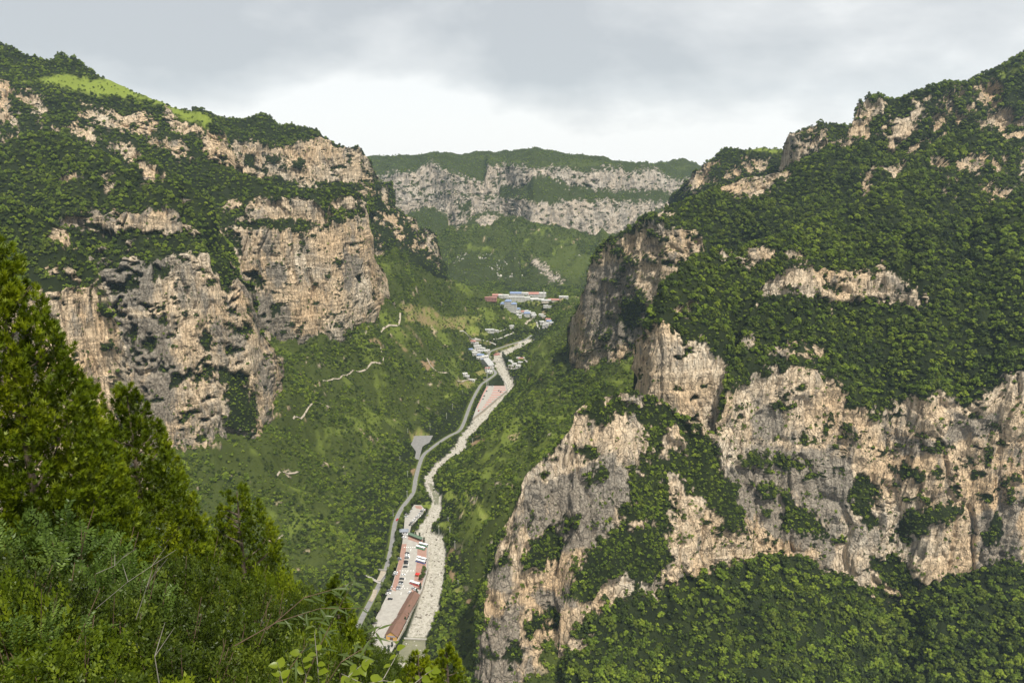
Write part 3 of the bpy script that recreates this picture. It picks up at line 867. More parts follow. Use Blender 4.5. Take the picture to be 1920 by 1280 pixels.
L2 = sheet('left_buttress_mountainside', -40, 548,
           [[(u_, v_ + 30) for u_, v_ in L2f], L2f,
            [(-40, 560), (0, 545), (200, 503), (240, 492), (300, 487), (385, 475), (400, 500), (422, 545), (436, 525), (450, 515), (464, 533), (481, 586), (486, 620), (503, 646), (525, 672), (536, 712), (548, 714)],
            [(-40, 445), (0, 440), (120, 428), (200, 433), (240, 434), (320, 440), (340, 432), (346, 426), (380, 442), (420, 480), (436, 505), (450, 514), (464, 531), (481, 584), (486, 619), (503, 645), (525, 671), (536, 711), (548, 713)],
            [(-40, 425), (0, 438), (115, 426), (122, 406), (180, 393), (250, 397), (300, 400), (320, 393), (336, 395), (342, 420), (350, 425), (380, 436), (420, 470), (436, 500), (450, 512), (464, 530), (481, 583), (486, 618), (503, 644), (525, 670), (536, 710), (548, 712)],
            [(-40, 285), (0, 275), (60, 262), (105, 255), (135, 265), (170, 290), (212, 310), (240, 335), (262, 315), (280, 298), (300, 310), (320, 335), (345, 347), (375, 370), (398, 385), (412, 420), (430, 455), (440, 490), (452, 510), (464, 529), (481, 582), (486, 617), (503, 643), (525, 669), (536, 709), (548, 711)]],
           [(78, 'c'), ([(-40, 76), (400, 76), (548, 74)], 'c'), (40, 'v'), (80, 'c'), ([(-40, 36), (300, 38), (400, 48), (440, 60), (548, 70)], 'v')], 1,
           [(-40, 640), (330, 702), (400, 725), (470, 752), (495, 775), (510, 815), (537, 860), (548, 930)], step=1.8, rel=22, rag=9, cliffveg=0.5, seed=11, jit=3, stain=0.25,
           cpoly=[zH([(360, 560), (430, 560), (500, 560), (490, 580), (400, 600)]), zH([(625, 590), (660, 560), (680, 570), (675, 615), (650, 620)]), zH([(850, 500), (900, 495), (940, 505), (935, 600), (860, 590)]), zH([(940, 560), (1000, 540), (1020, 590), (950, 600)]),
                  zH([(570, 955), (620, 950), (620, 968), (580, 968)]), zH([(760, 935), (790, 945), (805, 970), (770, 970)]), zH([(1100, 710), (1140, 705), (1140, 725)]), zH([(500, 1030), (640, 1035), (640, 1070), (520, 1070)]), zH([(720, 1030), (820, 1020), (840, 1060), (740, 1070)])],
           vpoly=[zJ(q) for q in ([(620, 520), (660, 540), (650, 600), (600, 580)], [(660, 600), (720, 620), (710, 680), (650, 660)], [(620, 210), (760, 210), (740, 290), (660, 280)], [(930, 650), (1060, 690), (1100, 900), (1060, 940), (960, 900), (950, 760)], [(870, 480), (930, 560), (900, 620), (860, 560)],
                  [(980, 480), (1040, 470), (1060, 520), (1000, 530)], [(640, 430), (710, 440), (720, 470), (650, 460)], [(820, 680), (900, 660), (900, 720), (830, 720)], [(740, 840), (790, 870), (740, 900)], [(900, 100), (990, 120), (1010, 220), (950, 300), (890, 220)], [(1080, 440), (1130, 480), (1100, 520)],
                  [(740, 680), (800, 690), (790, 730), (730, 740)], [(560, 460), (600, 480), (570, 620), (540, 640)])],
           stainpoly=[zJ(q) for q in ([(540, 430), (740, 440), (740, 660), (700, 1000), (640, 1020), (560, 760)], [(380, 190), (700, 200), (620, 420), (500, 400)], [(940, 860), (1130, 960), (1130, 1010), (940, 1000)])])
L1 = sheet('left_near_mountainside', -60, 256,
           [const(1060), [(-60, 820), (256, 800)], [(-60, 575), (0, 562), (90, 546), (140, 541), (188, 536), (198, 548), (214, 592), (227, 647), (243, 708), (256, 780)],
            [(-60, 385), (0, 393), (31, 400), (62, 410), (103, 425), (122, 438), (128, 463), (153, 476), (169, 497), (187, 519), (198, 545), (214, 590), (227, 645), (243, 706), (256, 778)]],
           [(80, 'c'), (80, 'c'), ([(-60, 35), (100, 38), (256, 45)], 'v')], 1, [(-60, 520), (100, 550), (200, 570), (230, 590), (256, 660)], step=1.8, cliffveg=0.35, seed=12,
           cpoly=[zH([(315, 930), (360, 895), (400, 920), (412, 970), (390, 975), (350, 955)]), zH([(290, 1110), (340, 1100), (350, 1125), (300, 1125)]), zH([(385, 1115), (430, 1115), (430, 1130), (390, 1130)]), zH([(210, 775), (260, 770), (280, 800), (220, 795)])])

# ================================================================ valley ground
ZOOM1 = lambda p: ZP(640, 900, 3.369, p)
ZOOM2 = lambda p: ZP(720, 680, 4.5714, p)
ZOOM5 = lambda p: ZP(660, 1000, 5.3333, p)
ZOOM6 = lambda p: ZP(860, 540, 7.11, p)
RIV_PX = [(740, 779, 1290), (750, 790, 1230), (764, 796, 1191), (783, 818, 1137), (801, 830, 1078), (804, 833, 1034), (801, 832, 1010), (784, 804, 996), (786, 807, 983), (798, 821, 968), (812, 827, 945),
          (812, 825, 930), (801, 812, 915), (798, 811, 900), (799, 811, 888), (814, 826, 872), (834, 847, 855), (851, 871, 838), (860, 873, 820), (876, 892, 802), (888, 907, 785), (906, 924, 767),
          (923, 941, 750), (949, 961, 730), (947, 960, 713), (937, 952, 697), (926, 946, 680), (922, 942, 668), (940, 960, 658), (962, 978, 649), (985, 1000, 637)]
RIV = []
for a_, b_, v_ in RIV_PX:
    p_, q_ = g(a_, v_), g(b_, v_)
    RIV.append(((p_[0] + q_[0]) / 2, p_[1], abs(q_[0] - p_[0]) / 2))
RIVW = np.array([r[2] for r in RIV])
ROAD_PX = [(655, 1215), (673, 1170), (693, 1131), (705, 1108), (720, 1078), (729, 1048), (735, 1019), (741, 980), (753, 953), (774, 924), (779, 899), (786, 872), (794, 853), (806, 842), (822, 830), (842, 817),
           (860, 808), (869, 794), (877, 772), (884, 754), (895, 732), (903, 720), (916, 711), (929, 700), (922, 689), (915, 675), (916, 664), (923, 657), (953, 647), (984, 637), (997, 628)]
ROAD = [tuple(g(u_, v_)) for u_, v_ in ROAD_PX]
LOT1_PX = ZOOM1([(460, 155), (400, 240), (395, 310), (385, 400), (360, 520), (322, 660), (262, 780), (172, 960), (105, 1100), (300, 1120), (335, 1050), (400, 930), (455, 800), (505, 700), (543, 560), (548, 400), (522, 372), (430, 342), (440, 292), (532, 190), (505, 158)])
LOT2_PX = ZOOM2([(760, 475), (790, 390), (850, 260), (885, 190), (975, 115), (990, 95), (1050, 190), (1055, 235), (960, 310), (830, 420)])
LOT3_PX = ZOOM2([(262, 822), (275, 760), (230, 700), (262, 625), (420, 622), (390, 680), (330, 715), (315, 770), (300, 830)])
LOT1 = [g(*p)[:2] for p in LOT1_PX]
LOT2 = [g(*p)[:2] for p in LOT2_PX]
LOT3 = [g(*p)[:2] for p in LOT3_PX]


def tps_fit(P, z, lam=1e-3):
    n = len(P)
    s = 500.0
    Q = P / s
    r2 = ((Q[:, None] - Q[None]) ** 2).sum(-1)
    K = 0.5 * r2 * np.log(r2 + 1e-12)
    A = np.zeros((n + 3, n + 3))
    A[:n, :n] = K + lam * np.eye(n)
    A[:n, n] = 1; A[:n, n + 1:] = Q
    A[n, :n] = 1; A[n + 1:, :n] = Q.T
    w_ = np.linalg.solve(A, np.concatenate([z, np.zeros(3)]))

    def ev(X, Y):
        out = np.zeros(X.shape)
        q = np.stack([X, Y], -1) / s
        r2_ = ((q[..., None, :] - Q) ** 2).sum(-1)
        return (0.5 * r2_ * np.log(r2_ + 1e-12)) @ w_[:n] + w_[n] + q[..., 0] * w_[n + 1] + q[..., 1] * w_[n + 2]
    return ev


ctl = []


def foot_pts(S, k, step, ua, ub, dz=0.0):
    for u_ in np.arange(ua, ub + 0.1, step):
        v_ = np.interp(u_, S['us'], S['V'][k]); d_ = np.interp(u_, S['us'], S['D'][k])
        p_ = at(u_, v_, d_)
        ctl.append((p_[0], p_[1], p_[2] + dz))


foot_pts(L2, 1, 40, 0, 495)
foot_pts(L2, 1, 20, 515, 535)
foot_pts(L3, 1, 30, 550, 640)
foot_pts(L3, 1, 20, 685, 730)
foot_pts(F1, 1, 30, 700, 820, 6)
foot_pts(R3, 1, 30, 1075, 1200)
foot_pts(R1, 1, 60, 1080, 1400, -30)
foot_pts(FW, 0, 80, 700, 1300, 4)
for u_, v_, d_ in [(1050, 825, 785), (1000, 870, 745), (960, 960, 662), (905, 1110, 575), (1195, 720, 815), (1120, 745, 860), (740, 500, 1350), (900, 560, 1610), (955, 608, 1500), (720, 600, 1225), (760, 640, 1225),
                   (850, 690, 1245), (850, 600, 1440), (800, 610, 1350), (820, 540, 1480), (1050, 610, 1490), (1040, 640, 1340), (1090, 575, 1560), (1010, 690, 1150),
                   (560, 1000, 650), (400, 900, 690), (600, 1060, 628), (640, 900, 800), (600, 760, 890), (760, 760, 1030), (700, 690, 1110), (620, 1160, 560), (500, 1100, 585), (960, 800, 905), (900, 880, 800), (860, 960, 700)]:
    ctl.append(tuple(at(u_, v_, d_)))
for i, (x_, y_, w_) in enumerate(RIV):
    z_ = float(floor_z(y_))
    ctl.append((x_ - w_ - 3, y_, z_)); ctl.append((x_ + w_ + 3, y_, z_))
for p_ in ROAD[::2]:
    ctl.append((p_[0] - 5, p_[1], p_[2] + 0.5))
for p_ in LOT1[1:9]:
    ctl.append((p_[0] - 4, p_[1], 0.0))
for x_, y_, z_ in [(-90, 470, 2), (-20, 450, 22), (-420, 500, 150), (-300, 420, 90), (-90, 400, 4), (60, 400, -10), (200, 420, -30), (400, 420, -30), (-10, 430, 5), (-120, 1850, 31), (60, 1850, 33), (-600, 900, 170), (-700, 600, 200), (-560, 1300, 260), (-520, 1600, 260),
                   (300, 800, 150), (420, 1000, 160), (300, 1250, 110), (330, 1500, 100), (450, 1800, 90), (600, 700, 140), (-700, 2000, 160), (700, 2200, 170), (0, 2300, 220)]:
    ctl.append((x_, y_, z_))
ctl = np.array(ctl)
_tps = tps_fit(ctl[:, :2], ctl[:, 2], 2e-3)


def masks(X, Y):
    dr, kr = line_dist(X, Y, RIV)
    wr = np.interp(kr, np.arange(len(RIV)), RIVW)
    dd, kd = line_dist(X, Y, ROAD)
    l1 = poly_sd(X, Y, LOT1); l2 = poly_sd(X, Y, LOT2); l3 = poly_sd(X, Y, LOT3)
    return dr - wr, dd, np.maximum(np.maximum(l1, l2), l3)


def carve(X, Y, Z):
    er, dd, ll = masks(X, Y)
    fl = floor_z(Y)
    k = sstep(9, 2, dd) * 1.0
    Z = Z * (1 - k) + (fl - 0.35) * k
    k = sstep(-9, -1, ll)
    Z = Z * (1 - k) + (fl - 0.5) * k
    k = sstep(7, 0.5, er) * np.where(ll > -0.5, 0, 1)
    k = np.where(dd < 4.5, 0, k)
    Z = Z * (1 - k) + np.minimum(Z, fl - 3.4) * k
    return Z


FIELDS = [  # (polygon in photo pixels, soil, grass)
    (ZP(700, 500, 4.3636, [(190, 310), (300, 315), (480, 340), (520, 380), (620, 420), (740, 400), (880, 400), (880, 440), (740, 480), (760, 540), (960, 570), (800, 570), (640, 510), (500, 500), (380, 460), (260, 440), (260, 380)]), 0.75, 0.8),
    (ZP(700, 500, 4.3636, [(720, 480), (820, 480), (930, 540), (960, 570), (780, 560)]), 0.25, 1.0),
    (ZP(700, 500, 4.3636, [(820, 590), (980, 610), (960, 640), (840, 620)]), 0.8, 0.5),
    (ZP(700, 500, 4.3636, [(380, 770), (500, 770), (500, 810), (450, 850)]), 1.0, 0.3),
    (ZP(700, 500, 4.3636, [(650, 920), (760, 930), (850, 960), (800, 990), (680, 980)]), 0.7, 0.9),
    (ZP(700, 500, 4.3636, [(820, 870), (900, 840), (920, 880), (850, 900)]), 0.5, 1.0),
    (ZP(700, 500, 4.3636, [(700, 690), (740, 700), (730, 790), (700, 770)]), 0.6, 0.6),
    (ZP(700, 500, 4.3636, [(1000, 270), (1200, 280), (1440, 280), (1430, 330), (1300, 310), (1000, 290)]), 0.35, 0.9),
    (ZP(700, 500, 4.3636, [(1260, 470), (1330, 460), (1350, 500), (1290, 510)]), 0.3, 1.0),
    (ZP(700, 500, 4.3636, [(1530, 330), (1600, 310), (1610, 340), (1560, 370)]), 0.7, 0.6),
    (ZP(700, 500, 4.3636, [(990, 670), (1240, 580), (1280, 590), (1100, 660), (1000, 690)]), 0.8, 0.6),
    (ZOOM2([(205, 545), (300, 540), (390, 600), (260, 625)]), 0.5, 0.8),
    (ZOOM2([(740, 690), (860, 645), (870, 660), (760, 720)]), 1.0, 0.0), (ZOOM2([(760, 640), (820, 612), (825, 630), (780, 645)]), 1.0, 0.0),
    (ZOOM2([(215, 930), (260, 885), (275, 900), (255, 960)]), 0.9, 0.0), (ZOOM2([(500, 290), (580, 255), (590, 270), (530, 310)]), 0.1, 1.0),
    (ZOOM2([(600, 1140), (640, 1130), (640, 1180), (690, 1270), (650, 1270)]), 0.2, 1.0), (ZOOM2([(695, 1110), (720, 1110), (730, 1180), (720, 1190)]), 0.2, 1.0), (ZOOM2([(760, 1160), (790, 1150), (830, 1270), (800, 1270)]), 0.2, 1.0), (ZOOM2([(825, 1150), (860, 1180), (870, 1240)]), 0.2, 1.0),
    (ZOOM1([(590, 280), (640, 262), (705, 262), (708, 305), (640, 300)]), 0.1, 1.0), (ZOOM1([(710, 130), (740, 95), (795, 220), (770, 220)]), 0.2, 1.0), (ZOOM1([(780, 80), (800, 80), (840, 220), (820, 220)]), 0.2, 1.0), (ZOOM1([(830, 110), (850, 110), (930, 240), (890, 260), (860, 190)]), 0.2, 1.0), (ZOOM1([(640, 90), (700, 60), (720, 110), (670, 140)]), 0.1, 1.0),
    (ZOOM1([(655, 520), (670, 440), (715, 420), (710, 450), (680, 480)]), 0.9, 0.3), (ZOOM1([(780, 760), (820, 740), (820, 775), (785, 785)]), 1.0, 0.0), (ZOOM1([(675, 600), (690, 560), (720, 590), (710, 640), (690, 640)]), 0.9, 0.2), (ZOOM1([(700, 700), (760, 670), (770, 700), (720, 720)]), 0.3, 0.9),
    (ZOOM1([(680, 950), (740, 930), (760, 960), (700, 970)]), 0.2, 0.8), (ZOOM1([(490, 150), (560, 130), (590, 170), (520, 175)]), 0.1, 0.9),
    (ZP(420, 360, 3.765, [(985, 1035), (1105, 1035), (1115, 1110), (1080, 1090)]), 0.8, 0.0), (ZP(700, 500, 4.3636, [(130, 570), (150, 570), (290, 690), (270, 705)]), 0.8, 0.2), (ZP(700, 500, 4.3636, [(270, 480), (290, 480), (420, 660), (400, 650)]), 0.6, 0.3), (ZP(700, 500, 4.3636, [(220, 520), (240, 520), (330, 620)]), 0.7, 0.2),
]
US = np.arange(-320, 1500, 3.2)
DS = 395 * np.exp(np.linspace(0, math.log(2250 / 395), 580))
gx = np.tile((US - 960) / F, (len(DS), 1)) * DS[:, None] * 1.03
gy = np.tile(DS[:, None], (1, len(US)))
cx, cy = gx[::6, ::8], gy[::6, ::8]
czz = np.stack([_tps(cx[i], cy[i]) for i in range(len(cx))])
# bilinear back to the fine grid
ri = np.arange(len(DS)) / 6.0; ci = np.arange(len(US)) / 8.0
r0 = np.clip(ri.astype(int), 0, cx.shape[0] - 2); c0 = np.clip(ci.astype(int), 0, cx.shape[1] - 2)
fr = (ri - r0)[:, None]; fc = (ci - c0)[None]
gz = (czz[r0][:, c0] * (1 - fr) * (1 - fc) + czz[r0 + 1][:, c0] * fr * (1 - fc) + czz[r0][:, c0 + 1] * (1 - fr) * fc + czz[r0 + 1][:, c0 + 1] * fr * fc)
gz = np.maximum(gz, floor_z(gy) - 0.5)
slope_w = sstep(2, 35, gz - floor_z(gy))
gz = gz + slope_w * ((ridge(fbm(gx / 75, gy / 75, 3.3, 2)) - 0.6) * 38 + (ridge(vnoise(gx / 21, gy / 21, 8.8)) - 0.6) * 10 + (fbm(gx / 9, gy / 9, 8.8, 2) - 0.5) * 3.5)
pu, pv, _ = proj(np.stack([gx, gy, gz], -1))
soil = np.zeros(gx.shape); grass = np.zeros(gx.shape)
fn = (fbm(gx / 10, gy / 10, 1.1, 3) - 0.5) * 2
terr = np.zeros(gx.shape)
for pl, so_, gr_ in FIELDS:
    sdv = sstep(-1.2, 1.2, poly_sd(pu, pv, pl) + fn * 2.5)
    rowsn = np.where(vnoise(gz / 1.1, gx / 60, gy / 60) > 0.52, 1.0, 0.25)
    soil = np.maximum(soil, sdv * so_ * (rowsn if so_ < 0.85 else 1))
    grass = np.maximum(grass, sdv * gr_)
    terr = np.maximum(terr, sdv)
gz = gz * (1 - 0.85 * terr) + (np.round(gz / 2.6) * 2.6) * 0.85 * terr
gz = carve(gx, gy, gz)
er, dd_, ll_ = masks(gx, gy)
er = er + (fbm(gx / 7, gy / 7, 2.2, 3) - 0.52) * 6 * np.where(ll_ > -4, 0, 1)
gravel = sstep(2.5, 0.0, er)
meadow = sstep(0.52, 0.68, fbm(gx / 45, gy / 45, 5.5, 4, 0.6)) * 0.7
grass = np.maximum(grass, np.maximum(meadow * 0.9, 0.22) * sstep(0, 1, slope_w * 2))
rock_v = sstep(0.72, 0.76, fbm(gx / 18, gy / 18, gz / 10, 4, 0.6)) * slope_w * 0.8
roadside = sstep(6, 2.5, dd_)
grass = np.maximum(grass, roadside * 0.6)
nv_, nu_ = gx.shape
idx = np.arange(nv_ * nu_).reshape(nv_, nu_)
Fq = np.stack([idx[:-1, :-1], idx[:-1, 1:], idx[1:, 1:], idx[1:, :-1]], -1).reshape(-1, 4)
VAL_P = np.stack([gx, gy, gz], -1)
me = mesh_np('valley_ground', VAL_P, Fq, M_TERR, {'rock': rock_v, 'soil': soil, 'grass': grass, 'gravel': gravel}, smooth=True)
link('valley_ground', me, kind='structure')
VAL_VEG = np.clip(1 - np.maximum.reduce([gravel * 1.2, soil * 1.1, np.clip(grass - 0.3, 0, 1) * 0.95, rock_v, (dd_ < 4.5) * 1.0, (ll_ > -2) * 1.0, (er < 1.0) * 1.0]), 0, 1)


def ground_z(x, y):
    """height of the valley ground"""
    D = np.clip(y, DS[0], DS[-1] - 1)
    i = np.log(D / DS[0]) / math.log(DS[-1] / DS[0]) * (len(DS) - 1)
    u_ = x / (D * 1.03) * F + 960
    j = np.clip((u_ - US[0]) / 3.2, 0, len(US) - 2)
    i0, j0 = int(i), int(j)
    a, b = i - i0, j - j0
    z = gz
    return float(z[i0, j0] * (1 - a) * (1 - b) + z[i0 + 1, j0] * a * (1 - b) + z[i0, j0 + 1] * (1 - a) * b + z[i0 + 1, j0 + 1] * a * b)


def hit(u_, v_, d0=420, d1=2200):
    """first point of the valley ground seen at a pixel"""
    prev = d0
    d = d0
    while d < d1:
        p = at(u_, v_, d)
        if p[2] <= ground_z(p[0], p[1]):
            a, b = prev, d
            for _ in range(14):
                m_ = (a + b) / 2
                p = at(u_, v_, m_)
                if p[2] <= ground_z(p[0], p[1]):
                    b = m_
                else:
                    a = m_
            return at(u_, v_, b)
        prev = d
        d *= 1.006
    return at(u_, v_, d1)


# ================================================================ forest scatter (woods that read as one mass)
def crown_mesh(name, nlobe, ncl, seed, mat, flat=0.8, size=0.16, lift=0.35, spread=0.3, rad=(0.15, 0.26)):
    """lumpy crown of leaf clumps, about 1 m across, standing on z = 0"""
    r = np.random.default_rng(seed)
    V, Q, tone, NN = [], [], [], []
    lob = []
    for i in range(nlobe):
        a = r.uniform(0, 6.283); q = r.uniform(0.1, spread) if i else 0
        lob.append((q * math.cos(a), q * math.sin(a), lift + (0.3 - q) * 0.75 * flat + r.uniform(-0.14, 0.12) * flat, r.uniform(*rad)))
    lt = r.uniform(0.15, 0.85, nlobe)
    for k in range(ncl):
        li = r.integers(nlobe)
        lx, ly, lz, lr = lob[li]
        n = r.normal(size=3); n /= np.linalg.norm(n)
        if n[2] < -0.3:
            n[2] *= -1
        c = np.array([lx, ly, lz]) + n * lr * np.array([1, 1, flat]) * r.uniform(0.7, 1.12)
        nn = n + r.normal(size=3) * 0.45 + np.array([0, 0, 0.2]); nn /= np.linalg.norm(nn)
        t1 = np.cross(nn, r.normal(size=3)); t1 /= np.linalg.norm(t1)
        t2 = np.cross(nn, t1)
        s = size * r.uniform(0.55, 1.15)
        b = len(V)
        for (p, q2) in ((-0.5, -0.1), (0.0, -0.5), (0.55, 0.05), (0.05, 0.5)):
            V.append(c + (t1 * p * r.uniform(0.8, 1.3) + t2 * q2 * r.uniform(0.8, 1.3)) * s - nn * s * 0.12 * abs(p))
        tone += [0.6 * lt[li] + 0.4 * r.uniform(0.1, 0.9)] * 4
        sn = n * 0.5 + nn * 0.7
        NN += [tuple(sn / np.linalg.norm(sn))] * 4
        Q.append((b, b + 1, b + 2, b + 3))
    me = mesh_np(name, np.array(V), np.array(Q), mat, {'tone': np.array(tone)}, smooth=True)
    me.normals_split_custom_set_from_vertices(NN)
    return me


SRC = bpy.data.collections.new('forest_crowns')
for i in range(6):
    so = bpy.data.objects.new('crown_source', crown_mesh('crown', 10 + 2 * (i % 3), 300, 50 + i, M_FOREST if i < 3 else M_SCRUB, 0.75 + 0.2 * (i % 3), 0.13, 0.3, 0.40, (0.09, 0.2)))
    SRC.objects.link(so)
SRC2 = bpy.data.collections.new('boulders')


def rock_mesh(name, seed, mat):
    r = np.random.default_rng(seed)
    import bmesh
    bm = bmesh.new()
    bmesh.ops.create_icosphere(bm, subdivisions=1, radius=0.5)
    for v in bm.verts:
        v.co *= r.uniform(0.75, 1.2)
        v.co.z *= 0.75
    me = bpy.data.meshes.new(name)
    bm.to_mesh(me); bm.free()
    me.materials.append(mat)
    return me


def pale_rock_mat():
    t = NT('pale_river_rock')
    oi = t.n('ShaderNodeObjectInfo')
    c = t.ramp(oi.outputs['Random'], [(0.0, (0.17, 0.15, 0.12)), (0.4, (0.33, 0.305, 0.26)), (1.0, (0.52, 0.49, 0.43))])
    f = t.noise(t.wpos(), 1.5, 4, 0.6)
    c = t.mix(1.0, c, t.ramp(f, [(0.3, 0.75), (0.7, 1.1)]), 'MULTIPLY')
    t.bsdf(c, 0.9, 0, 0.15)
    return t.m


M_BOULD = pale_rock_mat()
for i in range(4):
    SRC2.objects.link(bpy.data.objects.new('boulder_source', rock_mesh('boulder', i, M_BOULD)))


def gn_group(col):
    ng = bpy.data.node_groups.new('place_' + col.name, 'GeometryNodeTree')
    ng.interface.new_socket('Geometry', in_out='INPUT', socket_type='NodeSocketGeometry')
    ng.interface.new_socket('Geometry', in_out='OUTPUT', socket_type='NodeSocketGeometry')
    N, L = ng.nodes, ng.links
    gi = N.new('NodeGroupInput'); go = N.new('NodeGroupOutput')
    ci_ = N.new('GeometryNodeCollectionInfo')
    ci_.inputs['Collection'].default_value = col
    ci_.inputs['Separate Children'].default_value = True
    ci_.inputs['Reset Children'].default_value = True
    ip = N.new('GeometryNodeInstanceOnPoints')
    ip.inputs['Pick Instance'].default_value = True

    def na(n, typ):
        x = N.new('GeometryNodeInputNamedAttribute')
        x.data_type = typ
        x.inputs['Name'].default_value = n
        return [o for o in x.outputs if o.name == 'Attribute' and o.enabled][0]
    er_ = N.new('FunctionNodeEulerToRotation')
    L.new(na('rot', 'FLOAT_VECTOR'), er_.inputs[0])
    L.new(gi.outputs[0], ip.inputs['Points'])
    L.new(ci_.outputs[0], ip.inputs['Instance'])
    L.new(na('vi', 'INT'), ip.inputs['Instance Index'])
    L.new(er_.outputs[0], ip.inputs['Rotation'])
    L.new(na('scl', 'FLOAT_VECTOR'), ip.inputs['Scale'])
    L.new(ip.outputs[0], go.inputs[0])
    return ng


GN1 = gn_group(SRC); GN2 = gn_group(SRC2)


def scatter_obj(name, pts, scl, rot, vi, ng, label=None, cat=None):
    me = bpy.data.meshes.new(name)
    n = len(pts)
    me.vertices.add(n)
    me.vertices.foreach_set('co', np.ascontiguousarray(pts, np.float32).ravel())
    a = me.attributes.new('scl', 'FLOAT_VECTOR', 'POINT'); a.data.foreach_set('vector', np.ascontiguousarray(scl, np.float32).ravel())
    a = me.attributes.new('rot', 'FLOAT_VECTOR', 'POINT'); a.data.foreach_set('vector', np.ascontiguousarray(rot, np.float32).ravel())
    a = me.attributes.new('vi', 'INT', 'POINT'); a.data.foreach_set('value', np.ascontiguousarray(vi, np.int32))
    o = link(name, me, kind='stuff')
    if label:
        o['label'] = label; o['category'] = cat
    md = o.modifiers.new('placing', 'NODES')
    md.node_group = ng
    return o


def grid_scatter(P, wgt, per_m2):
    """random points on a grid surface, weight per vertex"""
    a = P[:-1, :-1]; b = P[:-1, 1:]; c = P[1:, 1:]; d = P[1:, :-1]
    area = 0.5 * np.linalg.norm(np.cross(c - a, d - b), axis=-1)
    wq = (wgt[:-1, :-1] + wgt[:-1, 1:] + wgt[1:, 1:] + wgt[1:, :-1]) / 4
    cu, cv, cd = proj((a + c) / 2)
    inside = (cu > -70) & (cu < 1990) & (cv > -40) & (cv < 1340)
    ex = np.where(inside, area * wq * per_m2, 0)
    n = rng.poisson(np.minimum(ex, 30))
    I, J = np.nonzero(n)
    k = n[I, J]
    I = np.repeat(I, k); J = np.repeat(J, k)
    s, t = rng.random(len(I))[:, None], rng.random(len(I))[:, None]
    return P[I, J] * (1 - s) * (1 - t) + P[I, J + 1] * s * (1 - t) + P[I + 1, J + 1] * s * t + P[I + 1, J] * (1 - s) * t, I, J


def forest(name, P, wgt, per_m2, smin, smax, label, kinds=(0, 3), sink=0.12, tall=(0.8, 1.5), zone=None):
    w0 = wgt
    if zone is not None:
        wgt = wgt * (1 + 1.2 * zone)
    pts, I, J = grid_scatter(P, wgt, per_m2)
    n = len(pts)
    big = fbm(pts[:, 0] / 60, pts[:, 1] / 60, pts[:, 2] / 60, 2)
    s = (smin + (smax - smin) * rng.random(n) ** 1.6) * (0.75 + 0.5 * big)
    s *= 0.6 + 0.4 * w0[I, J]
    if zone is not None:
        s *= 1 - 0.48 * zone[I, J]
    scl = np.stack([s, s * rng.uniform(0.85, 1.15, n), s * rng.uniform(*tall, n)], -1)
    rot = np.stack([rng.normal(0, 0.12, n), rng.normal(0, 0.12, n), rng.uniform(0, 6.283, n)], -1)
    pts[:, 2] -= s * sink
    vi = rng.integers(kinds[0], min(6, kinds[1] + 3), n)
    o = scatter_obj(name, pts, scl, rot, vi, GN1, label, 'woodland')
    return o


def veg_w(S):
    r_ = S['rock']; g_ = S['grass']
    w_ = np.clip(1 - r_ * 1.25, 0, 1) * (1 - 0.72 * g_)
    w_[-3:] *= 0.5
    return w_


forest('right_near_woodland', R1['P'], veg_w(R1), 0.085, 2.6, 8.8, 'dense green woodland on the near right slopes and ledges', (0, 2), zone=R1['zone'])
forest('right_middle_woodland', R2['P'], veg_w(R2), 0.085, 2.6, 8.2, 'dense green woodland on the spur above the smooth cliff', (0, 2), zone=R2['zone'])
forest('right_far_woodland', R3['P'], veg_w(R3), 0.08, 2.6, 8.2, 'green woodland below and above the upper right cliffs', (0, 2), zone=R3['zone'])
forest('butte_woodland', B1['P'], veg_w(B1), 0.04, 4, 7, 'scrub on top of the flat-topped butte', (0, 2))
forest('hill_woodland', B2['P'], veg_w(B2), 0.035, 4, 7.5, 'dark scrub over the hill beyond the right ridge', (0, 2))
forest('far_wall_woodland', FW['P'], veg_w(FW), 0.010, 3, 6.5, 'bluish green scrub on the slopes of the far valley wall', (3, 3))  # only the lighter scrub leaves, their paleness standing in for haze
forest('distant_spur_woodland', F1['P'], veg_w(F1), 0.03, 3, 6.5, 'green scrub on the distant left spur', (0, 3))
forest('left_back_woodland', L4['P'], veg_w(L4), 0.055, 3.5, 7.5, 'dark green woodland above the back left cliffs', (0, 2), zone=L4['zone'])
forest('left_high_woodland', L5['P'], veg_w(L5), 0.06, 3.0, 7.0, 'green scrub on the high left hill around the meadow', (0, 3))
forest('left_great_wall_woodland', L3['P'], veg_w(L3), 0.066, 3.0, 7.0, 'green woodland on the benches of the great left wall', (0, 3), zone=L3['zone'])
forest('left_buttress_woodland', L2['P'], veg_w(L2), 0.066, 3.0, 7.2, 'green woodland on the slopes above the left buttress cliffs', (0, 3), zone=L2['zone'])
forest('left_near_woodland', L1['P'], veg_w(L1), 0.066, 3.0, 6.5, 'green woodland on top of the near left cliff', (0, 3))
vw = VAL_VEG.copy()
dens = 0.3 + 0.7 * sstep(0.36, 0.58, fbm(gx / 30, gy / 30, gz / 30, 4, 0.6))
forest('valley_scrub', VAL_P, vw * dens, 0.12, 2.2, 6.6, 'low green scrub covering the slopes of the valley floor', (0, 3), 0.12, (0.75, 1.3))
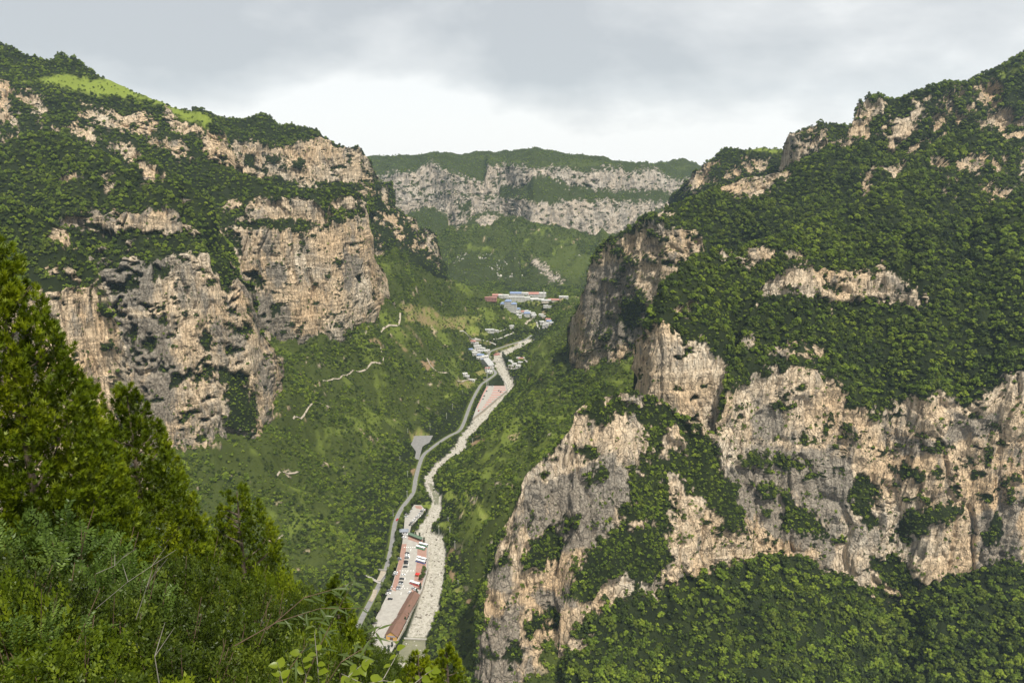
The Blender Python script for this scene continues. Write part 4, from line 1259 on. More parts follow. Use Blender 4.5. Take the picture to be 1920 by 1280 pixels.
# small bushes rooted in the cracks of the cliffs
for nm, S_, lab in (('right_near_cliff_bushes', R1, 'bushes dotted over the near right cliff'), ('right_middle_cliff_bushes', R2, 'bushes dotted over the smooth tan cliff'), ('headland_cliff_bushes', R3, 'bushes dotted over the headland cliff'),
                    ('far_wall_bushes', FW, 'bushes dotted over the far cliffs'), ('left_back_cliff_bushes', L4, 'bushes dotted over the back left cliffs'), ('left_high_cliff_bushes', L5, 'bushes on the high left outcrops'),
                    ('great_wall_bushes', L3, 'bushes dotted over the great left wall'), ('left_buttress_bushes', L2, 'bushes dotted over the left buttress cliffs'), ('left_near_cliff_bushes', L1, 'bushes dotted over the near left cliff')):
    X_, Y_, Z_ = S_['P'][..., 0], S_['P'][..., 1], S_['P'][..., 2]
    q_ = fbm(X_ / 11, Y_ / 11, Z_ / 7 + 3, 4, 0.65)
    thin = {'right_middle_cliff_bushes': 0.25, 'great_wall_bushes': 0.5, 'far_wall_bushes': 0.25, 'left_buttress_bushes': 0.7}.get(nm, 1.0)
    forest(nm, S_['P'], S_['rock'] * (0.05 + sstep(0.50, 0.66, q_)), 0.075 * thin, 1.2, 4.4, lab, (0, 2), 0.2)
# boulders in the dry river bed
bp, I, J = grid_scatter(VAL_P, (er < 0.3) * 1.0 * (gy < 1500), 0.30)
n_ = len(bp)
bs = 0.35 + 2.6 * rng.random(n_) ** 4
scatter_obj('river_boulders', bp, np.stack([bs * rng.uniform(0.8, 1.4, n_), bs, bs * 0.8], -1), rng.uniform(-0.4, 6.28, (n_, 3)), rng.integers(0, 4, n_), GN2, 'pale boulders strewn along the dry river bed', 'boulders')
# rock fall strewn on the slope under the far wall
fu, fv, _ = proj(FW['P'])
fw_ = np.clip(sstep(-8, 10, poly_sd(fu, fv, zF([(470, 600), (580, 560), (700, 590), (800, 610), (820, 680), (880, 740), (760, 740), (700, 690), (560, 660), (480, 640)]))), 0, 1) * sstep(0.42, 0.6, fbm(FW['P'][..., 0] / 30, FW['P'][..., 1] / 30, 1.0, 3)) + 0.02 * (fv > 420)
bp, I, J = grid_scatter(FW['P'], fw_, 0.012)
n_ = len(bp)
bs = 2.5 + 7 * rng.random(n_) ** 2
scatter_obj('rock_fall', bp, np.stack([bs * rng.uniform(0.8, 1.4, n_), bs, bs * 0.7], -1), rng.uniform(-0.4, 6.28, (n_, 3)), rng.integers(0, 4, n_), GN2, 'pale fallen rocks on the slope under the far wall', 'boulders')

# ================================================================ roads, car parks, river works
M_CONC = simple('pale_concrete', (0.33, 0.31, 0.275), 0.9, var=0.16, scale=0.25)
M_ASPH = simple('grey_asphalt', (0.19, 0.185, 0.175), 0.9, var=0.2, scale=0.3)
M_BRICK = simple('red_paving', (0.30, 0.18, 0.14), 0.9, var=0.2, scale=0.8)
M_PALEBR = simple('pink_paving', (0.40, 0.20, 0.165), 0.9, var=0.15, scale=0.8)
M_WHITE = simple('white_paint', (0.78, 0.77, 0.74), 0.6, var=0.06, scale=1)
M_STONE = simple('wall_stone', (0.36, 0.32, 0.26), 0.9, var=0.35, scale=1.2, bump=0.1)
M_DIRT = simple('pale_dirt', (0.32, 0.275, 0.21), 0.95, var=0.25, scale=0.4)
M_GLASS = simple('dark_window_glass', (0.025, 0.03, 0.035), 0.12, spec=0.6, var=0.2, scale=0.5)
M_RUBBER = simple('black_rubber', (0.02, 0.02, 0.02), 0.8)
M_STEEL = simple('galvanised_steel', (0.55, 0.56, 0.55), 0.5, 0.3)
M_POLEC = simple('pale_pole_concrete', (0.62, 0.61, 0.57), 0.8)


def water_mat():
    t = NT('pond_water')
    f = t.noise(t.coords(), 0.15, 4, 0.6)
    c = t.ramp(f, [(0.3, (0.13, 0.13, 0.075)), (0.7, (0.20, 0.19, 0.115))])
    h = t.noise(t.coords(), 2.0, 3, 0.6)
    t.bsdf(c, 0.12, 0, 0.5, t.bump(h, 0.02))
    return t.m


M_WATER = water_mat()


def ribbon(name, pts, width, mat, dz=0.06, follow=True, sub=4.0, thick=0.0):
    """strip laid along a line of world points"""
    P = [np.array(p[:3], float) for p in pts]
    Q = []
    # smooth the line
    for i in range(len(P) - 1):
        p0 = P[max(i - 1, 0)]; p1 = P[i]; p2 = P[i + 1]; p3 = P[min(i + 2, len(P) - 1)]
        n = max(2, int(np.linalg.norm(p2 - p1) / sub))
        for k in range(n):
            t = k / n
            Q.append(0.5 * (2 * p1 + (p2 - p0) * t + (2 * p0 - 5 * p1 + 4 * p2 - p3) * t * t + (3 * p1 - p0 - 3 * p2 + p3) * t ** 3))
    Q.append(P[-1])
    V, Fs = [], []
    for i, q in enumerate(Q):
        d = Q[min(i + 1, len(Q) - 1)] - Q[max(i - 1, 0)]
        s = np.array([-d[1], d[0], 0]); s /= np.linalg.norm(s) + 1e-9
        for k in (-0.5, 0.5):
            p = q + s * width * k
            z = (max(ground_z(p[0], p[1]), ground_z(q[0], q[1]) - 0.3) if follow else q[2]) + dz
            V.append((p[0], p[1], z))
        if i:
            b = 2 * i
            Fs.append((b - 2, b, b + 1, b - 1))
    if thick:
        n = len(V)
        V += [(x, y, z - thick) for x, y, z in V]
        F2 = []
        for i in range(len(Q) - 1):
            b = 2 * i
            F2 += [(b, b + 2, b + 2 + n, b + n), (b + 1, b + 1 + n, b + 3 + n, b + 3)]
        Fs += F2
    me_ = bpy.data.meshes.new(name)
    me_.from_pydata([tuple(map(float, v)) for v in V], [], Fs)
    me_.materials.append(mat)
    me_.update()
    return me_


link('road', ribbon('road', [(p[0], p[1], float(floor_z(p[1]))) for p in ROAD], 5.0, M_ASPH, 0.06, False, thick=0.6), kind='structure')


def slab(name, poly, z, mat, thick):
    m = MB()
    pl = list(poly)
    area = sum(pl[i][0] * pl[(i + 1) % len(pl)][1] - pl[(i + 1) % len(pl)][0] * pl[i][1] for i in range(len(pl)))
    if area < 0:
        pl = pl[::-1]
    m.prism(pl, z - thick, z)
    return m.build(name, mat, kind='structure')


slab('car_park', LOT1, 0.30, M_CONC, 4.2)
slab('car_park', LOT2, 0.30, M_CONC, 4.2)
slab('lay_by', LOT3, 0.10, M_ASPH, 1.0)


def flat(name, pxs, z, mat):
    m = MB()
    pl = [g(u_, v_, z)[:2] for u_, v_ in pxs]
    m.add([(p[0], p[1], z) for p in pl], [tuple(range(len(pl)))])
    return m.build(name, mat, kind='structure')


flat('red_paving', ZOOM1([(383, 402), (412, 400), (406, 470), (380, 560), (345, 700), (318, 690), (360, 525)]), 0.306, M_BRICK)
flat('red_paving', ZOOM1([(482, 395), (540, 405), (536, 560), (500, 690), (440, 715), (462, 620), (478, 500)]), 0.306, M_BRICK)
flat('red_paving', ZOOM1([(425, 345), (515, 378), (540, 400), (480, 392), (420, 372)]), 0.306, M_BRICK)
flat('red_paving', ZOOM1([(465, 160), (500, 160), (528, 190), (470, 175)]), 0.306, M_BRICK)
for y_ in range(430, 735, 46):   # dashed lane paint
    xc = 440 - (y_ - 430) * 0.17 - max(0, y_ - 560) * 0.1
    flat('lane_marking', ZOOM1([(xc - 1.6, y_), (xc + 1.6, y_), (xc - 1, y_ + 16), (xc - 4, y_ + 16)]), 0.311, M_WHITE)
for y_, xa, xb in ((420, 395, 475), (568, 368, 470), (680, 330, 430)):
    for k in range(6):
        x0_ = xa + (xb - xa) * k / 6
        flat('crossing_marking', ZOOM1([(x0_, y_), (x0_ + 6, y_), (x0_ + 6, y_ + 4), (x0_, y_ + 4)]), 0.311, M_WHITE)
for k in range(9):
    y_ = 470 + k * 24
    xr = np.interp(y_, [400, 560, 700], [538, 533, 492]); xl = np.interp(y_, [400, 560, 700], [484, 474, 446])
    flat('bay_marking', ZOOM1([(xl, y_), (xr, y_ + 14), (xr, y_ + 16.5), (xl, y_ + 2.5)]), 0.311, M_PALEBR)
# second car park: rows of pink bays
yl = [112, 190, 260, 400, 470]; xl_ = [978, 935, 915, 822, 775]
yr = [100, 190, 236, 310, 420, 470]; xr_ = [990, 1044, 1048, 955, 826, 770]
for k in range(15):
    y_ = 128 + k * 20.5
    a_, b_ = np.interp(y_, yl, xl_) + 10, np.interp(y_, yr, xr_) - 4
    if b_ - a_ > 8:
        flat('parking_bay_row', ZOOM2([(a_, y_), (b_, y_ - 3), (b_, y_ + 7), (a_, y_ + 10)]), 0.306, M_PALEBR)
flat('pink_strip', ZOOM2([(975, 118), (980, 126), (900, 190), (855, 270), (800, 390), (792, 392), (848, 266), (886, 192)]), 0.306, M_PALEBR)


def wall_line(name, label, pxs, h, thick, mat, z0=-3.5):
    root = thing(name, label, 'wall', tuple(g(*pxs[0])[:2]) + (0,))
    o = g(*pxs[0])
    P = [g(u_, v_) for u_, v_ in pxs]
    m = MB(); c = MB()
    for i in range(len(P) - 1):
        a, b = P[i][:2] - o[:2], P[i + 1][:2] - o[:2]
        d = b - a; L_ = np.linalg.norm(d); d = d / L_
        n = np.array([-d[1], d[0]]) * thick / 2
        m.prism([a - n, b - n, b + n, a + n], z0, h)
        n = n * 1.3
        c.prism([a - n, b - n, b + n, a + n], h + 0.003, h + 0.18)
    m.build('wall_body', mat, root)
    c.build('coping', M_CONC, root)
    return root


wall_line('river_wall', 'stone river wall edging the long car park by the brown-roofed building', ZOOM1([(548, 400), (548, 560), (508, 700), (458, 800), (403, 930), (338, 1050)]), 1.3, 0.6, M_STONE)
wall_line('river_wall', 'short stone river wall above the upper rows of parked cars', ZOOM1([(532, 188), (440, 290), (428, 340)]), 1.2, 0.6, M_STONE)
wall_line('river_wall', 'stone river wall round the pink-striped car park', ZOOM2([(990, 95), (1052, 190), (1057, 237), (962, 313), (832, 424), (760, 478)]), 1.2, 0.7, M_STONE)
# weir and pond below the boulders
wr = thing('river_weir', 'low concrete weir holding the green pond below the boulders', 'weir', tuple(g(757, 1193)[:2]) + (-3.4,))
a_, b_ = g(757, 1192, -2), g(801, 1194, -2)
m = MB(); m.prism([(0, 0), (b_[0] - a_[0], b_[1] - a_[1]), (b_[0] - a_[0], b_[1] - a_[1] + 1.4), (0, 1.4)], -0.5, 1.7); m.build('crest', M_CONC, wr)
m = MB(); m.prism([(0, -1.6), (b_[0] - a_[0], b_[1] - a_[1] - 1.6), (b_[0] - a_[0], b_[1] - a_[1] - 0.01), (0, -0.01)], -0.5, 0.8); m.build('apron', M_STONE, wr)
pl = [g(u_, v_, -2.6) for u_, v_ in ((752, 1194), (800, 1194), (798, 1212), (785, 1240), (740, 1240))]
MB().add([(p[0], p[1], -2.6) for p in pl], [(0, 1, 2, 3, 4)]).build('pond', M_WATER, kind='structure')
pl = [g(u_, v_, -3.0) for u_, v_ in ((814, 945), (822, 945), (824, 925), (808, 905), (803, 905), (812, 930))]
MB().add([(p[0], p[1], -3.05) for p in pl], [(0, 1, 2, 3, 4, 5)]).build('river_water', M_WATER, kind='structure')
# basin beside the road
bs_ = thing('concrete_basin', 'open concrete basin with low walls beside the road', 'basin', tuple(hit(707, 1078)))
m = MB(); m.box(-7, 7, -9, 9, -4, -0.6); m.build('basin_floor', M_DIRT, bs_)
for x0, x1, y0, y1 in ((-7.6, -7.0, -9.6, 9.6), (7.0, 7.6, -9.6, 9.6), (-7.0, 7.0, -9.6, -9.0), (-7.0, 7.0, 9.0, 9.6)):
    m = MB(); m.box(x0, x1, y0, y1, -4, 1.1); m.build('basin_wall', M_CONC, bs_)
bs_.rotation_euler[2] = R(-14)
PATHS = [('footpath', [(605, 715), (650, 705), (690, 690), (718, 680), (716, 665), (714, 652)], 1.6, M_DIRT), ('footpath', [(683, 629), (715, 622), (738, 612), (750, 600), (757, 592)], 2.6, M_DIRT),
         ('footpath', [(550, 787), (575, 772), (600, 757), (622, 766)], 1.5, M_DIRT), ('footpath', [(520, 893), (540, 889), (562, 884)], 1.5, M_DIRT), ('footpath', [(512, 1022), (524, 1010), (530, 1003)], 1.4, M_DIRT),
         ('service_track', [(683, 1076), (700, 1087), (716, 1094)], 3, M_CONC), ('service_track', [(704, 1106), (700, 1120), (694, 1128)], 4, M_DIRT),
         ('village_lane', [(890, 636), (905, 639), (918, 642), (930, 647)], 3.5, M_CONC), ('village_lane', [(862, 622), (880, 632), (905, 640)], 2.5, M_CONC), ('village_lane', [(925, 637), (940, 634), (955, 628), (963, 624)], 3, M_CONC),
         ('village_lane', [(985, 609), (996, 598), (1000, 596), (993, 588), (992, 585)], 5, M_DIRT), ('village_lane', [(1005, 600), (1008, 610), (1012, 618)], 4, M_CONC), ('village_lane', [(930, 622), (945, 619), (958, 617)], 3, M_CONC),
         ('village_lane', [(948, 690), (960, 692), (975, 690)], 4, M_CONC), ('village_lane', [(921, 678), (935, 678), (944, 679)], 4, M_CONC), ('village_lane', [(981, 667), (984, 676), (990, 680)], 3, M_CONC), ('village_lane', [(800, 672), (835, 700), (880, 712), (912, 712)], 2.5, M_DIRT)]
for nm, px, wd, mt in PATHS:
    link(nm, ribbon(nm, [hit(u_, v_) for u_, v_ in px], wd, mt, 0.9, True, 5.0), kind='structure')

# ================================================================ vehicles
PAINT = {'white': (0.78, 0.78, 0.77), 'black': (0.012, 0.012, 0.014), 'silver': (0.45, 0.46, 0.47), 'grey': (0.16, 0.165, 0.17), 'red': (0.55, 0.03, 0.02), 'blue': (0.04, 0.09, 0.36), 'green': (0.03, 0.30, 0.12)}
PM = {k: simple(k + '_car_paint', c, 0.25, spec=0.6, var=0.03) for k, c in PAINT.items()}
wheel_me = None


def car_meshes():
    body = MB()
    prof = [(-2.25, 0.35), (-2.3, 0.75), (-2.15, 0.98), (-1.25, 1.02), (0.75, 1.0), (1.9, 0.86), (2.28, 0.68), (2.3, 0.35)]
    body.prof_y([(x, z) for x, z in prof], -0.88, 0.88)
    cab = MB()
    b = [(-1.95, 1.0), (-1.55, 1.0)]
    vs_ = []
    for (x, z, hw) in ((-1.95, 1.0, 0.84), (1.15, 1.0, 0.84), (0.35, 1.45, 0.68), (-1.35, 1.47, 0.68)):
        vs_ += [(x, -hw, z), (x, hw, z)]
    cab.add(vs_, [(0, 2, 4, 6), (1, 7, 5, 3), (0, 1, 3, 2), (2, 3, 5, 4), (6, 7, 1, 0)])
    roof = MB()
    roof.add([(0.38, -0.69, 1.452), (0.38, 0.69, 1.452), (-1.38, 0.69, 1.475), (-1.38, -0.69, 1.475), (0.2, -0.6, 1.5), (0.2, 0.6, 1.5), (-1.2, 0.6, 1.52), (-1.2, -0.6, 1.52)],
             [(4, 5, 6, 7), (0, 1, 5, 4), (1, 2, 6, 5), (2, 3, 7, 6), (3, 0, 4, 7)])
    wh = MB()
    wh.tube([(0, -0.11, 0), (0, 0.11, 0)], 0.33, 10)
    lt = MB(); lt.box(2.24, 2.31, -0.18, 0.18, 0.62, 0.76)
    tl = MB(); tl.box(-2.32, -2.24, -0.18, 0.18, 0.72, 0.9)
    return body, cab, roof, wh, lt, tl


_b, _c, _r, _w, _l, _t = car_meshes()
CAR_ME = dict(cab=_c.mesh('windows', M_GLASS), wheel=_w.mesh('wheel', M_RUBBER), light=_l.mesh('headlight', M_WHITE), tail=_t.mesh('tail_light', PM['red']))
CAR_BODY = {k: (_b.mesh('body', PM[k]), _r.mesh('roof', PM[k])) for k in PAINT}


def car(col, pos, rz, label, group):
    o = thing('parked_car', label, 'car', pos, rz, group)
    link('body', CAR_BODY[col][0], o); link('roof', CAR_BODY[col][1], o); link('windows', CAR_ME['cab'], o)
    for x in (-1.4, 1.4):
        for y in (-0.8, 0.8):
            link('wheel', CAR_ME['wheel'], o, (x, y, 0.33))
    for y in (-0.62, 0.62):
        link('headlight', CAR_ME['light'], o, (0, y, 0)); link('tail_light', CAR_ME['tail'], o, (0, y, 0))
    return o


CARS = []
mid = [((552, 198), 'black'), ((550, 214), 'white'), ((550, 230), 'white'), ((548, 246), 'grey'), ((540, 281), 'black'), ((540, 300), 'black'), ((533, 335), 'black'), ((510, 415), 'white'), ((498, 455), 'black'), ((490, 490), 'black'), ((486, 507), 'silver'), ((466, 540), 'grey'), ((461, 558), 'silver')]
for p_, c_ in mid:
    CARS.append((ZOOM5([p_])[0], c_, 4, '%s car in the middle row of the long car park' % c_, 'cars in the middle row of the long car park'))
for p_, c_ in [((436, 392), 'white'), ((430, 410), 'silver'), ((474, 262), 'grey'), ((470, 250), 'silver'), ((382, 535), 'silver'), ((374, 573), 'grey'), ((362, 603), 'white')]:
    CARS.append((ZOOM5([p_])[0], c_, 8, '%s car parked along the tree-lined edge of the long car park' % c_, 'cars along the tree-lined edge'))
CARS.append((ZOOM5([(382, 657)])[0], 'black', 0, 'black car standing on the bare concrete beyond the red paving', None))
for p_, c_ in [((535, 14), 'white'), ((520, 40), 'white')]:
    CARS.append((ZOOM5([p_])[0], c_, 5, 'white car beside the grey-roofed gate hut', 'cars by the gate hut'))
for p_, c_ in [((437, 183), 'grey'), ((426, 200), 'silver'), ((416, 215), 'white'), ((406, 232), 'silver')]:
    CARS.append((ZOOM1([p_])[0], c_, 20, '%s car in the row nearest the road, upper car park' % c_, 'cars in the upper car park, road side'))
for p_, c_ in [((516, 188), 'white'), ((509, 200), 'grey'), ((500, 213), 'silver'), ((490, 226), 'white'), ((478, 237), 'silver'), ((466, 250), 'white'), ((456, 260), 'white'), ((446, 272), 'grey'), ((438, 285), 'black')]:
    CARS.append((ZOOM1([p_])[0], c_, -22, '%s car in the row beside the river wall, upper car park' % c_, 'cars in the upper car park, river side'))
CARS.append((ZOOM1([(353, 250)])[0], 'red', 80, 'red car driving up the grey valley road', None))
for p_, c_ in [((985, 240), 'grey'), ((1000, 250), 'black'), ((860, 285), 'black'), ((850, 312), 'grey'), ((930, 198), 'silver'), ((880, 245), 'black'), ((812, 412), 'red')]:
    CARS.append((ZOOM2([p_])[0], c_, 70, '%s car standing in the pink-striped car park' % c_, 'cars in the pink-striped car park'))
for (u_, v_), c_, a_, lab, gr in CARS:
    p = g(u_, v_, 0.3)
    car(c_, (p[0], p[1], 0.31 if 'road,' in lab or 'car park' in lab or 'concrete' in lab or 'hut' in lab else 0.08), R(a_ + random.uniform(-3, 3)), lab, gr)


def bus(low, pos, rz, label, L_=10.5, group=None):
    o = thing('coach', label, 'bus', pos, rz, group)
    h = L_ / 2
    MB().prof_x([(-1.25, 0.45), (1.25, 0.45), (1.25, 1.5), (-1.25, 1.5)], -h, h).build('lower_body', PM[low], o)
    MB().prof_x([(-1.25, 1.503), (1.25, 1.503), (1.25, 2.85), (1.05, 3.12), (-1.05, 3.12), (-1.25, 2.85)], -h, h).build('upper_body', PM['white'], o)
    for s in (-1, 1):
        wb = MB(); n = 6
        for k in range(n):
            x0 = -h + 0.5 + k * (L_ - 1.0) / n
            MB().box(x0, x0 + (L_ - 1.0) / n - 0.12, s * 1.255 - 0.02, s * 1.255 + 0.02, 1.65, 2.55).build('window', M_GLASS, o)
    MB().box(h - 0.01, h + 0.03, -1.1, 1.1, 1.35, 2.7).build('windscreen', M_GLASS, o)
    MB().box(-h - 0.03, -h + 0.01, -0.95, 0.95, 1.75, 2.6).build('rear_window', M_GLASS, o)
    MB().box(-1.2, 1.4, -0.7, 0.7, 3.12, 3.3).build('roof_unit', PM['silver'], o)
    for x in (-h + 2.4, h - 2.2):
        for y in (-1.12, 1.12):
            wh = link('wheel', CAR_ME['wheel'], o, (x, y, 0.48)); wh.scale = (1.45, 1.3, 1.45)
    return o


for p_, c_, lab, L_ in (((715, 125), 'green', 'white and green coach next to the cypress at the gallery', 10), ((688, 155), 'green', 'white and green coach, the one farther from the green gallery', 10), ((698, 265), 'silver', 'white coach parked beside the blue-sided coach', 10.5),
                        ((688, 292), 'blue', 'coach with blue lower side parked above the shade tree', 10.5), ((630, 512), 'red', 'white coach with a red skirt near the long roofs', 10.5)):
    p = g(*ZOOM5([p_])[0])
    bus(c_, (p[0], p[1], 0.31), R(-27), lab, L_)
for p_, lab in (((618, 556), 'small silver van near the end of the long brown roof'), ((640, 572), 'white van tucked beside the long brown roof'), ((583, 602), 'white van at the corner of the long brown roof')):
    p = g(*ZOOM5([p_])[0])
    car('silver' if 'silver' in lab else 'white', (p[0], p[1], 0.31), R(-20), lab, None).scale = (1.05, 1.05, 1.35)
cp = g(*ZOOM5([(655, 425)])[0])
cn = thing('red_canopy', 'small red canopy stall beside the shade tree', 'stall', (cp[0], cp[1], 0.31), R(-15))
MB().add([(-2, -2, 2.4), (2, -2, 2.4), (2, 2, 2.4), (-2, 2, 2.4), (0, 0, 3.3)], [(0, 1, 4), (1, 2, 4), (2, 3, 4), (3, 0, 4), (3, 2, 1, 0)]).build('canopy', PM['red'], cn)
for x in (-1.8, 1.8):
    for y in (-1.8, 1.8):
        MB().tube([(x, y, 0), (x, y, 2.4)], 0.06, 6).build('post', M_STEEL, cn)
MB().box(-1.5, 1.5, -0.6, 0.6, 0, 1.0).build('counter', simple('stall_orange', (0.6, 0.25, 0.05), 0.7), cn)

# ================================================================ buildings
def tile_mat(name, c1, c2):
    t = NT(name)
    v = t.noise(t.coords((1, 6, 1)), 2.0, 4, 0.6)
    c = t.ramp(v, [(0.3, c1), (0.7, c2)])
    c = t.mix(t.ramp(t.noise(t.coords(), 0.35, 4, 0.6), [(0.35, 0.45), (0.6, 0.0)]), c, (0.12, 0.08, 0.06))
    t.bsdf(c, 0.85, 0, 0.2, t.bump(v, 0.05))
    return t.m


M_TILE = tile_mat('brown_roof_tiles', (0.15, 0.085, 0.062), (0.23, 0.13, 0.095))
M_OCHRE = simple('ochre_plaster', (0.55, 0.31, 0.085), 0.85, var=0.12, scale=0.8)
M_TIMBER = simple('dark_timber', (0.13, 0.075, 0.045), 0.8, var=0.25, scale=3)
p0, p1 = g(*ZOOM5([(395, 1068)])[0]), g(*ZOOM5([(628, 640)])[0])
ax = p1 - p0; LB = float(np.linalg.norm(ax[:2])); ang = math.atan2(ax[1], ax[0])
hall = thing('tourist_hall', 'long hall of stepped brown-tiled gable roofs with ochre end wall', 'building', (p0[0], p0[1], 0.31), ang)
secs = [(0.0, 0.27, 4.6, 5.2, 8.6), (0.27, 0.37, 4.2, 4.5, 7.6), (0.37, 0.47, 3.6, 4.2, 7.0), (0.47, 0.74, 4.0, 4.4, 7.0), (0.74, 1.0, 4.0, 4.0, 6.6)]
for a_, b_, hw, eh, rh in secs:
    x0, x1 = a_ * LB + 0.02, b_ * LB - 0.02
    wl = MB(); wl.prof_x([(-hw, 0), (hw, 0), (hw, eh), (0, rh - 0.35), (-hw, eh)], x0, x1)
    wl.build('wall', M_OCHRE if a_ == 0 else M_TIMBER, hall)
    ov = 1.1
    sl = (rh - eh) / hw
    rf = MB()
    for s in (-1, 1):
        rf.prof_x([(0, rh + 0.1), (s * (hw + ov), eh - sl * ov + 0.1), (s * (hw + ov), eh - sl * ov - 0.15), (0, rh - 0.15)][::s], x0 - (0.7 if a_ == 0 else 0), x1 + 0.3)
    ro = rf.build('roof', M_TILE, hall)
    rd = MB(); rd.box(x0 - (0.7 if a_ == 0 else 0), x1 + 0.3, -0.25, 0.25, rh + 0.05, rh + 0.4); rd.build('ridge_cap', M_TIMBER, ro)
    n = max(2, int((x1 - x0) / 4))
    for k in range(n):
        xc = x0 + (k + 0.5) * (x1 - x0) / n
        for s in (-1, 1):
            MB().box(xc - 0.9, xc + 0.9, s * hw - 0.04, s * hw + 0.04, 1.0, 2.8).build('window', M_GLASS, hall)
MB().box(-0.05, 0.03, -1.4, 1.4, 0.02, 2.8).build('door', M_TIMBER, hall)
MB().box(-0.06, 0.02, -3.4, 3.4, 3.2, 4.2).build('sign_board', simple('blue_grey_sign', (0.25, 0.27, 0.38), 0.6), hall)
# green gallery across the end of the car park
a_, b_ = g(*ZOOM1([(430, 352)])[0]), g(*ZOOM1([(512, 385)])[0])
gl = thing('covered_gallery', 'green-roofed open gallery on posts across the car park end', 'gallery', (a_[0], a_[1], 0.31), math.atan2(b_[1] - a_[1], b_[0] - a_[0]))
LG = float(np.linalg.norm((b_ - a_)[:2]))
MB().prof_x([(-2.2, 2.9), (0, 4.0), (2.2, 2.9), (2.2, 2.7), (0, 3.75), (-2.2, 2.7)], -0.5, LG + 0.5).build('roof', simple('green_roof', (0.10, 0.15, 0.10), 0.7), gl)
for k in range(8):
    for s in (-1.8, 1.8):
        MB().tube([(k * LG / 7, s, 0), (k * LG / 7, s, 2.95)], 0.13, 6).build('post', M_TIMBER, gl)
MB().box(0, LG, -1.9, -1.8, 0.3, 0.9).build('railing', M_TIMBER, gl)
hp = g(*ZOOM1([(396, 335)])[0])
hut = thing('gate_hut', 'small hut with grey hipped roof at the car park neck', 'hut', (hp[0], hp[1], 0.31), R(5))
MB().box(-4.2, 4.2, -2.6, 2.6, 0, 3.2).build('wall', M_WHITE, hut)
MB().add([(-5, -3.4, 3.1), (5, -3.4, 3.1), (5, 3.4, 3.1), (-5, 3.4, 3.1), (-2, 0, 5.2), (2, 0, 5.2)], [(0, 1, 5, 4), (1, 2, 5), (2, 3, 4, 5), (3, 0, 4), (3, 2, 1, 0)]).build('roof', simple('slate_grey_roof', (0.20, 0.22, 0.25), 0.6), hut)
for x in (-2.6, 0, 2.6):
    MB().box(x - 0.7, x + 0.7, -2.64, -2.58, 1.0, 2.3).build('window', M_GLASS, hut)

M_WALLW = simple('white_render', (0.50, 0.49, 0.46), 0.85, var=0.12, scale=0.3)
M_WALLC = simple('cream_render', (0.48, 0.43, 0.35), 0.85, var=0.12, scale=0.3)
M_ROOFG = simple('grey_roof', (0.34, 0.34, 0.33), 0.8, var=0.2, scale=0.4)
M_ROOFB = simple('blue_roof', (0.17, 0.22, 0.34), 0.5, var=0.1)
M_ROOFR = simple('red_roof', (0.33, 0.16, 0.13), 0.7, var=0.15)
M_REDW = simple('red_wall', (0.34, 0.17, 0.15), 0.8, var=0.12)
ROOFS = {'g': M_ROOFG, 'b': M_ROOFB, 'r': M_ROOFR, 'w': M_WALLW}
HOUSES_XY = []


def house(pos, w_, d_, h_, roof, rz, label, group, wall=None, shape='gable', floors=1, name='village_house', nwin=None):
    o = thing(name, label, 'house' if name == 'village_house' else 'building', pos, rz, group)
    HOUSES_XY.append((pos[0], pos[1], max(w_, d_) * 0.75))
    wm = wall or M_WALLW
    x, y = w_ / 2, d_ / 2
    MB().box(-x, x, -y, y, -2.0, h_).build('wall', wm, o)
    e = 0.5
    if shape == 'gable':
        MB().prof_x([(-y - e, h_ + 0.003), (y + e, h_ + 0.003), (0, h_ + d_ * 0.28)], -x - e, x + e).build('roof', ROOFS[roof], o)
    elif shape == 'hip':
        k = min(x, y) * 0.9
        MB().add([(-x - e, -y - e, h_ + 0.003), (x + e, -y - e, h_ + 0.003), (x + e, y + e, h_ + 0.003), (-x - e, y + e, h_ + 0.003), (-x + k, 0, h_ + k * 0.55), (x - k, 0, h_ + k * 0.55)],
                 [(0, 1, 5, 4), (1, 2, 5), (2, 3, 4, 5), (3, 0, 4), (3, 2, 1, 0)]).build('roof', ROOFS[roof], o)
    else:
        m_ = MB(); m_.box(-x - 0.2, x + 0.2, -y - 0.2, y + 0.2, h_ + 0.003, h_ + 0.35)
        ro_ = m_.build('roof', ROOFS[roof], o)
        MB().box(-x * 0.3, x * 0.1, -y * 0.4, y * 0.3, h_ + 0.353, h_ + 1.6).build('roof_hut', wm, ro_)
    n = nwin or max(2, int(w_ / 3.2))
    fh = h_ / floors
    for f_ in range(floors):
        for k in range(n):
            xc = -x + (k + 0.5) * w_ / n
            if f_ == 0 and k == n // 2:
                MB().box(xc - 0.6, xc + 0.6, -y - 0.05, -y + 0.03, 0.02, 2.2).build('door', M_TIMBER, o)
            else:
                ww = min(0.85, w_ / n * 0.34)
                MB().box(xc - ww, xc + ww, -y - 0.05, -y + 0.03, f_ * fh + fh * 0.32, f_ * fh + fh * 0.78).build('window', M_GLASS, o)
    return o


def z6(x, y):
    u_, v_ = ZOOM6([(x, y)])[0]
    return tuple(hit(u_, v_))


